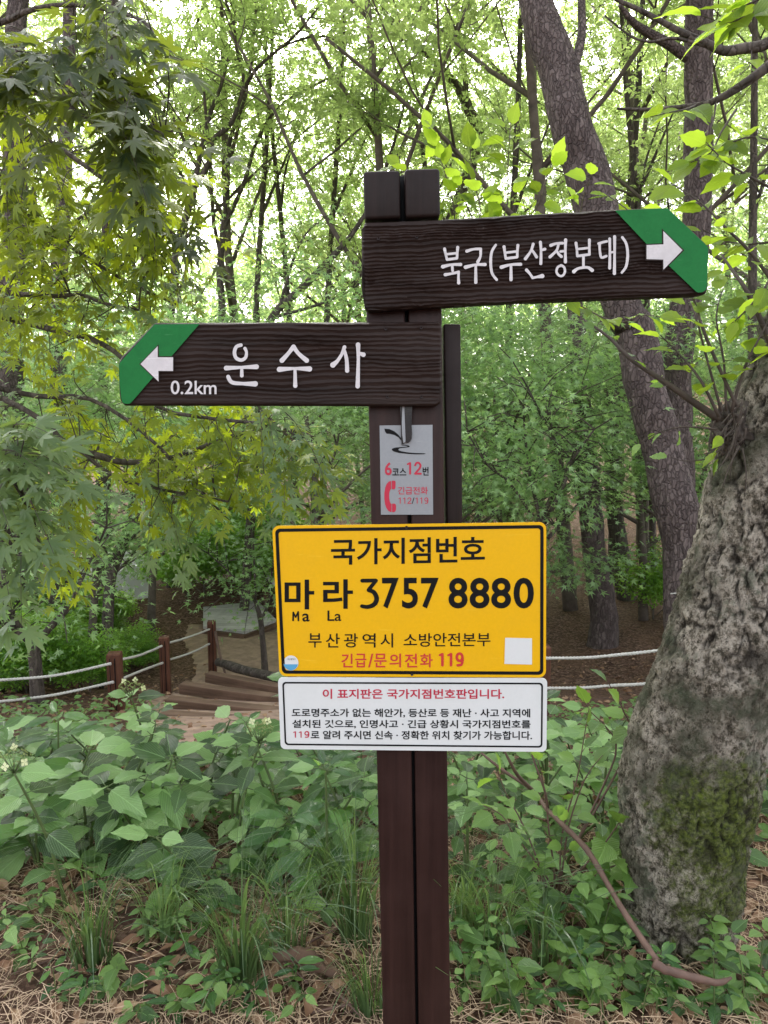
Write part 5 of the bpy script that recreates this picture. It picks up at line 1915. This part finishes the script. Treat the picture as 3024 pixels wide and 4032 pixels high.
def hydrangea(x, y, h, ll, label, group, kind='hyd', nodes=4, flower=0, name='hydrangea', lean=None, stemmat='twig_green', whorl=4, stems=1):
    g = terrain(x, y)
    b = Vector((x, y, g))
    e = empty(name, b, label, 'plant', group)
    tb = Tubes()
    ped = []
    for s_ in range(stems):
        ln = lean if (lean is not None and s_ == 0) else Vector((random.uniform(-.16, .16), random.uniform(-.16, .06), 0))
        hh = h * (1 if s_ == 0 else random.uniform(.6, .95))
        cp, cr = catmull(stem_curve(b, hh, ln), [.006, .005, .003], .03)
        tb.add(cp, cr, 5, smooth_path=False)
        n = len(cp)
        ph = random.uniform(0, 3.14)
        for k in range(nodes):
            t = .38 + .62 * (k / (nodes - 1)) ** .8
            i = min(n - 1, int(t * (n - 1)))
            top = k == nodes - 1
            m = whorl if top else 2
            sz = ll * (1.0 - .3 * (k / nodes)) * (random.uniform(.85, 1.1))
            for q in range(m):
                a = ph + k * 1.5708 + q * 2 * math.pi / m + random.uniform(-.25, .25)
                hd = Vector((math.cos(a), math.sin(a), 0))
                el = random.uniform(-.15, .5) if top else random.uniform(-.45, .35)
                yd = (hd + Vector((0, 0, el))).normalized()
                p = cp[i] + yd * .025
                tb.add([cp[i], p], [.002, .0015], 3, smooth_path=False)
                nn = Vector((0, 0, 1)) + uvec() * .35 + Vector((0, -.4, 0))
                leaf_ob(kind, p, yd, nn, sz * random.uniform(.75, 1.1) * (.8 if top and q > 1 else 1), e)
        if flower and s_ == 0: ped.append(cp[-1])
    link('stem', tb.me('stem', M[stemmat]), e)
    for top in ped:
        fb = Tubes()
        V, Fc = [], []
        for k in range(60):
            a, r = random.uniform(0, 6.28), .05 * math.sqrt(random.random())
            q = top + Vector((r * math.cos(a), r * math.sin(a), .06 + random.uniform(-.006, .008) - r * .2))
            if k % 5 == 0: fb.add([top, q], [.0015, .0008], 3, smooth_path=False)
            bb = len(V)
            s2 = random.uniform(.002, .0042)
            for dv in ((1, 0, 0), (-1, 0, 0), (0, 1, 0), (0, -1, 0), (0, 0, 1), (0, 0, -1)): V.append(q + Vector(dv) * s2)
            for f in ((0, 2, 4), (2, 1, 4), (1, 3, 4), (3, 0, 4), (2, 0, 5), (1, 2, 5), (3, 1, 5), (0, 3, 5)): Fc.append(tuple(bb + z for z in f))
        o = link('flower_buds', mesh('flower_buds', V, Fc, M['bud']), e); o['kind'] = 'stuff'
        link('flower_stalk', fb.me('flower_stalk', M['twig_green']), e)
        for k in range(flower):
            a = random.uniform(0, 6.28)
            c = top + Vector((.068 * math.cos(a), .068 * math.sin(a) - .01, .055))
            V, Fc = [], []
            for q in range(4):
                aa = a + q * 1.5708
                u = Vector((math.cos(aa), 0.3 * math.sin(aa), math.sin(aa)))
                v = u.cross(Vector((0, -1, .3))).normalized()
                bb = len(V)
                V += [c, c + u * .007 + v * .0055, c + u * .013, c + u * .007 - v * .0055]
                Fc += [(bb, bb + 1, bb + 2), (bb, bb + 2, bb + 3)]
            link('petals', mesh('petals', V, Fc, M['petal']), e)
    return e


HG = 'hydrangeas of the bed behind the signpost'
# singled-out plants
def at_ground(px, py): return G(px, py)


def plantY(px, Y): return P(px, 3000, Y).x


hydrangea(plantY(235, 2.25), 2.25, .50, .155, 'big-leaved hydrangea with a flat flower head nearest the camera at lower left', None, flower=4, nodes=4, whorl=4)
hydrangea(plantY(610, 3.1), 3.1, .50, .14, 'tall hydrangea with a flower head rising highest before the fence posts', None, flower=3, whorl=4)
hydrangea(plantY(915, 2.5), 2.5, .47, .11, 'hydrangea with a small flower head in the middle of the bed', None, flower=3, lean=Vector((.1, -.05, 0)))
hydrangea(plantY(1285, 2.3), 2.3, .47, .115, 'glossy whorled plant with seven spreading leaves just left of the post', None, 'glossy', 3, 0, 'glossy_shrub', Vector((0, -.03, 0)), whorl=7)
hydrangea(plantY(1140, 2.55), 2.55, .50, .10, 'second glossy whorled plant, smaller, left of the seven-leaved one', None, 'glossy', 3, 0, 'glossy_shrub', whorl=5)
hydrangea(plantY(1390, 2.5), 2.5, .40, .125, 'hydrangea with long hanging leaves close against the post', None, nodes=4, whorl=4)
hydrangea(P(1090, 2800, 3.1).x, 3.1, .52, .13, 'upright hydrangea peeping out left of the white plate', None, nodes=4, whorl=4)
ORD = ['first', 'second', 'third', 'fourth', 'fifth', 'sixth', 'seventh', 'eighth', 'ninth', 'tenth', 'eleventh', 'twelfth']
RN = ['front', 'second', 'middle', 'fourth', 'back']
hrnd = random.Random(77)
for row, (y0, n, x0, x1) in enumerate(((2.42, 10, -1.5, -.05), (2.68, 11, -1.7, .05), (2.98, 12, -1.9, .1), (3.35, 12, -2.1, .1), (3.75, 11, -2.3, 0.1))):
    for k in range(n):
        x = x0 + (x1 - x0) * (k + hrnd.uniform(.1, .9)) / n
        y = y0 + hrnd.uniform(-.15, .15)
        hh = hrnd.uniform(.32, .45) if row < 2 else hrnd.uniform(.28, .38) if row < 3 else hrnd.uniform(.2, .3)
        if row == 0: hh *= .8
        px = proj((x, y, 0))[0]
        if px > 850 and row >= 2: hh *= .85
        hydrangea(x, y, hh, hrnd.uniform(.11, .19), 'leafy flowerless hydrangea, %s from the left in the %s row of the bed' % (ORD[k], RN[row]), HG, 'glossy' if (k * 3 + row) % 7 == 0 or (x > -.55 and k % 3 == 0) else 'hyd', 4 if row < 3 else 3, whorl=3 + (k % 3), stems=2)
for k in range(24):
    x = .26 + 1.1 * (k + hrnd.random()) / 24; y = 2.35 + 1.3 * ((k * 7) % 24) / 24
    hydrangea(x, y, hrnd.uniform(.3, .46) * (1 if x < .95 else .8), hrnd.uniform(.095, .135), 'leafy green shrub between the post and the mossy tree', 'leafy shrubs right of the post', nodes=4, whorl=4, stems=2, name='leafy_shrub')
for k in range(7):
    x = hrnd.uniform(1.28, 1.65); y = hrnd.uniform(2.3, 3.2)
    hydrangea(x, y, hrnd.uniform(.3, .7), hrnd.uniform(.09, .12), 'leafy shrub beyond the mossy trunk at the right edge', 'shrubs at the right edge', 'glossy' if k % 2 else 'hyd', nodes=4, whorl=4, name='leafy_shrub', stems=2)


# elm-like suckers right of the post, with long bare stems
def suckers():
    b = G(2190, 3600)
    e = empty('sucker_shrub', b, 'thin-stemmed shrub with toothed leaves sprouting in front of the mossy trunk', 'shrub')
    tb = Tubes()
    def W(x, y): return (1512 + x * .9114, 2700 + y * .9114)
    st = [([(740, 980), (735, 800), (715, 650), (700, 500), (680, 380), (650, 280)], 9, .05), ([(740, 980), (720, 860), (640, 740), (560, 640), (510, 560), (430, 520)], 9, .06),
          ([(745, 980), (770, 800), (800, 600), (870, 400), (945, 300)], 6, .045), ([(745, 980), (760, 820), (770, 640), (830, 420), (860, 250), (885, 100)], 6, .04),
          ([(750, 980), (850, 800), (940, 700), (1010, 600), (1080, 510)], 9, .085), ([(750, 980), (880, 850), (960, 790), (1050, 770), (1130, 760)], 8, .085),
          ([(740, 980), (690, 850), (640, 780), (600, 830), (560, 850)], 6, .06), ([(745, 990), (800, 930), (870, 900), (950, 930), (1000, 960)], 8, .07),
          ([(735, 980), (680, 800), (600, 600), (520, 450), (480, 330)], 8, .05), ([(745, 990), (780, 1010), (800, 1060), (810, 1090)], 4, .07),
          ([(1060, 260), (1040, 120), (990, 30), (960, -40)], 5, .06), ([(1000, 300), (960, 180), (900, 120), (860, 60)], 6, .055)]
    Y0 = b.y
    for lst, nl, ls in st:
        pts = [P(*W(*q), Y0 - .12 * (i / len(lst))) for i, q in enumerate(lst)]
        if lst[0][1] < 500: pts = [P(*W(820, 700), Y0)] + [P(*W(*q), Y0 + .1) for q in lst]
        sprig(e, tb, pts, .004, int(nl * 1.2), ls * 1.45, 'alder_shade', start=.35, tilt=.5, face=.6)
    link('stem', tb.me('stem', M['twig_red']), e)
    # fallen branch
    pts = [P(*W(x, y), Y) for x, y, Y in ((420, 290, 2.5), (520, 370, 2.45), (640, 450, 2.4), (700, 530, 2.3), (760, 590, 2.2), (870, 700, 2.1), (960, 845, 2.0), (1020, 950, 1.93), (1100, 1075, 1.86), (1180, 1190, 1.8))]
    r = [.004, .005, .0065, .0075, .008, .008, .008, .008, .0085, .010]
    f = Tubes().add(pts, r, 9, .03, rough=.3)
    f.add([P(*W(x, y), Y) for x, y, Y in ((1165, 1195, 1.79), (1215, 1225, 1.78), (1290, 1248, 1.78), (1380, 1270, 1.78), (1450, 1282, 1.78), (1500, 1262, 1.8))], [.013, .011, .010, .0095, .008, .004], 9, .03, rough=.35)
    f.add([P(*W(x, y), Y) for x, y, Y in ((640, 450, 2.4), (580, 390, 2.35), (545, 330, 2.3), (520, 280, 2.3))], [.007, .006, .005, .003], 6, .03)
    f.add([P(*W(x, y), Y) for x, y, Y in ((710, 530, 2.3), (690, 440, 2.28), (640, 300, 2.3), (650, 270, 2.3))], [.004, .004, .003, .002], 5, .03)
    tag(link('fallen_branch', f.me('fallen_branch', M['twig_red'])), 'long reddish bare branch leaning from the shrubs down to the mossy trunk foot', 'branch')


suckers()

# ------------------------------------------------------------ grass tufts
def grass_tuft(px, py, n, L, label, spread=.1):
    n = int(n * 1.9)
    b = G(px, py)
    V, Fc = [], []
    for k in range(n):
        a = random.uniform(0, 6.28)
        r = random.uniform(0, .055)
        p = Vector((r * math.cos(a), r * math.sin(a), -.01))
        lean = Vector((math.cos(a), math.sin(a), 0)) * random.uniform(.15, 1) * spread * 6
        l = L * 1.6 * random.uniform(.5, 1.1)
        w_ = random.uniform(.0014, .0028)
        sd = Vector((-math.sin(a), math.cos(a), 0)) * w_
        sd = (sd + Vector((w_ * .6, 0, 0)))
        bb = len(V)
        m = 9
        for i in range(m):
            t = i / (m - 1)
            q = p + lean * l * t * t * 1.2 + Vector((0, 0, l * (t - .3 * t ** 3 * (1 if k % 3 else 2.2))))
            ww = (1 - t) ** .6
            V += [q - sd * ww, q + sd * ww + Vector((0, 0, .001))]
        for i in range(m - 1): Fc.append((bb + 2 * i, bb + 2 * i + 1, bb + 2 * i + 3, bb + 2 * i + 2))
    o = link('grass_tuft', mesh('grass_tuft', V, Fc, M['grass']), None, Matrix.Translation(b))
    return tag(o, label, 'grass')


for a in ((365, 3800, 60, .30, 'dark grass tuft with arching blades at the left of the litter'), (640, 3700, 34, .30, 'thin grass tuft right of the leftmost arching tuft'), (950, 3890, 80, .40, 'tall dense grass tuft in the middle of the foreground'),
          (1130, 3760, 36, .38, 'loose grass tuft between the middle tuft and the post'), (1400, 3690, 60, .42, 'tall upright grass tuft close left of the post'), (1470, 3990, 50, .26, 'dark grass tuft at the foot of the post, left side'),
          (1300, 3560, 22, .3, 'small sparse grass tuft under the glossy plants'), (1930, 3770, 55, .33, 'upright grass tuft just right of the post'), (1830, 3650, 34, .3, 'sparse grass tuft against the right side of the post'),
          (2130, 3800, 16, .34, 'few long grass blades slanting right of the post')):
    grass_tuft(*a)


# ------------------------------------------------------------ weeds
def weed(px, py, h, ls, label, group, nodes=3):
    b = G(px, py)
    e = empty('weed', b, label, 'plant', group)
    tb = Tubes()
    lean = Vector((random.uniform(-.05, .05), random.uniform(-.06, .01), 0))
    kd = random.choice(('weed', 'weed', 'alder_shade', 'glossy'))
    cp, cr = catmull(stem_curve(b, h, lean), [.0025, .002, .0012], .02)
    tb.add(cp, cr, 4, smooth_path=False)
    n = len(cp)
    ph = random.uniform(0, 3)
    for k in range(nodes):
        t = .35 + .65 * k / (nodes - 1)
        i = min(n - 1, int(t * (n - 1)))
        for q in range(2 if k < nodes - 1 else 4):
            a = ph + k * 1.57 + q * (3.1416 if k < nodes - 1 else 1.57) + random.uniform(-.3, .3)
            yd = Vector((math.cos(a), math.sin(a), random.uniform(-.3, .3))).normalized()
            p = cp[i] + yd * .008
            leaf_ob(kd, p, yd, Vector((0, -.3, 1)) + uvec() * .45, ls * random.uniform(.6, 1.1) * (1 if k < nodes - 1 or q < 2 else .6), e)
    link('stem', tb.me('stem', M['twig_green']), e)


def C5(x, y): return (x * .9114, 2700 + y * .9114)
def C6(x, y): return (1512 + x * .9114, 2700 + y * .9114)


wr = random.Random(9)
WL = [C5(*q) for q in ((750, 1320), (505, 1330), (690, 1420), (760, 1130), (870, 1400), (1060, 1400), (1190, 1350), (950, 1060), (190, 1050), (130, 1240), (240, 1330), (400, 1400), (610, 1030), (1240, 980), (900, 1010), (560, 1440),
                       (1260, 1440), (1130, 1430), (980, 1440), (1000, 1250), (830, 1180), (740, 1060), (640, 1050), (1280, 1300), (300, 1300), (1380, 1010))]
WR = [C6(*q) for q in ((420, 1290), (700, 1180), (730, 1380), (780, 1320), (1040, 1330), (1090, 1410), (620, 1400), (950, 1450), (1240, 1370), (640, 1080), (1410, 1420), (340, 1340), (870, 1440), (460, 1380), (330, 1200),
                       (1000, 1250), (900, 1270), (1000, 1100), (1060, 1090), (960, 1200), (700, 1260), (560, 1440), (350, 1440), (840, 1360), (300, 950), (380, 960), (470, 900), (540, 1000), (590, 1050), (820, 1180), (760, 1440), (1150, 1380), (330, 840), (1560, 1440), (1500, 1380), (1330, 1440), (1440, 1300), (1620, 1350), (300, 1090))]
WL += [(wr.uniform(20, 1480), 3330 + 680 * wr.random() ** .8) for _ in range(34)]
WR += [(wr.uniform(1800, 2500), wr.uniform(3450, 4010)) for _ in range(22)] + [(wr.uniform(2500, 3010), wr.uniform(3860, 4020)) for _ in range(12)]
for i, (x, y) in enumerate(WL):
    weed(x, y, wr.uniform(.04, .13), wr.uniform(.03, .085), 'small green weed growing through dry litter left of the post', 'weeds left of the post')
for i, (x, y) in enumerate(WR):
    weed(x, y, wr.uniform(.06, .2), wr.uniform(.035, .095), 'small green weed growing right of the post', 'weeds right of the post', 4)


# ------------------------------------------------------------ litter: dry needles, dead leaves, twigs
def litter():
    rg = np.random.default_rng(8)
    n = 24000
    Y = 1.25 + 2.6 * rg.random(n) ** 1.4
    X = rg.uniform(-1, 1, n) * (Y * .62 + .1)
    V, T = [], []
    for i in range(n):
        x, y = float(X[i]), float(Y[i])
        dens = mnoise.noise(Vector((x * 2.2, y * 2.2, 9)))
        if dens < -.25 and i % 3: continue
        z = terrain(x, y) + .008 + rg.random() * .022
        a = rg.uniform(0, 6.28)
        l = rg.uniform(.03, .11)
        w_ = rg.uniform(.0004, .001)
        c, s_ = math.cos(a), math.sin(a)
        tz = rg.normal(0, .15) * l
        cv = rg.normal(0, .12) * l
        p0 = (x - c * l / 2, y - s_ * l / 2, z - tz / 2)
        pm = (x - s_ * cv * .6, y + c * cv * .6, z + .003)
        p1 = (x + c * l / 2, y + s_ * l / 2, z + tz / 2)
        b = len(V)
        for p in (p0, pm, p1):
            V.append((p[0] - s_ * w_, p[1] + c * w_, p[2]))
            V.append((p[0] + s_ * w_, p[1] - c * w_, p[2] + w_))
        T += [(b, b + 1, b + 3), (b, b + 3, b + 2), (b + 2, b + 3, b + 5), (b + 2, b + 5, b + 4)]
    tag(link('dry_needles', mesh_np('dry_needles', V, T, M['straw'])), 'dry straw-coloured pine needles strewn over the ground', kind='stuff')
    n = 5200
    Y = 1.25 + 7.5 * rg.random(n) ** 1.5
    X = rg.uniform(-1, 1, n) * (Y * .6 + .2)
    pos = np.array([(x, y, terrain(float(x), float(y)) + .012) for x, y in zip(X, Y)])
    yd = np.stack([rg.normal(0, 1, n), rg.normal(0, 1, n), rg.normal(0, .2, n)], 1)
    nr = np.stack([rg.normal(0, .4, n), rg.normal(0, .4, n), np.ones(n)], 1)
    tag(link('dead_leaves', batch('dead_leaves', ovate(.5, 4, .3, .3), pos, yd, nr, rg.uniform(.03, .075, n), M['dead_leaf'])), 'curled brown dead leaves lying on the forest floor', kind='stuff')
    tb = Tubes()
    for k in range(90):
        y = random.uniform(1.3, 7); x = random.uniform(-.6, .6) * y
        a = random.uniform(0, 6.28); l = random.uniform(.08, .4)
        p = Vector((x, y, terrain(x, y) + .015)); q = Vector((x + l * math.cos(a), y + l * math.sin(a), 0)); q.z = terrain(q.x, q.y) + .02
        tb.add([p, (p + q) / 2 + uvec() * .02, q], [.004, .0035, .0015], 4, .08)
    tag(link('dead_twigs', tb.me('dead_twigs', M['twig_red'])), 'scattered dead twigs on the forest floor', kind='stuff')
    # low ground cover among the plants
    n = 5200
    Y = 2.2 + 3.2 * rg.random(n)
    X = rg.uniform(-1, 1, n) * (Y * .6)
    keep = np.array([(y > 2.55 + .35 * mnoise.noise(Vector((x * 2, 0, 0)))) and (x > .1 or y < 3.9 or x < -1.6) for x, y in zip(X, Y)])
    X, Y = X[keep], Y[keep]
    n = len(X)
    pos = np.array([(x, y, terrain(float(x), float(y)) + random.uniform(.01, .14)) for x, y in zip(X, Y)])
    yd = np.stack([rg.normal(0, 1, n), rg.normal(0, 1, n), rg.normal(0, .3, n)], 1)
    nr = np.stack([rg.normal(0, .4, n), rg.normal(-.3, .4, n), np.ones(n)], 1)
    tag(link('ground_cover', batch('ground_cover', ovate(.5, 4, .15, .2), pos, yd, nr, rg.uniform(.03, .07, n), M['weed'])), 'low green leafy ground cover under the shrubs', kind='stuff')
    w_ = Tubes().add([P(*C5(1180, 1170), 1.98), P(*C5(1260, 1165), 1.98), P(*C5(1340, 1190), 1.97), P(*C5(1420, 1230), 1.95), P(*C5(1470, 1250), 1.94)], [.010, .018, .022, .016, .007], 14, .012, rough=.9)
    tag(link('rotten_wood', w_.me('rotten_wood', M['timber'])), 'short lump of rotten reddish wood lying beside the post', 'wood')


litter()
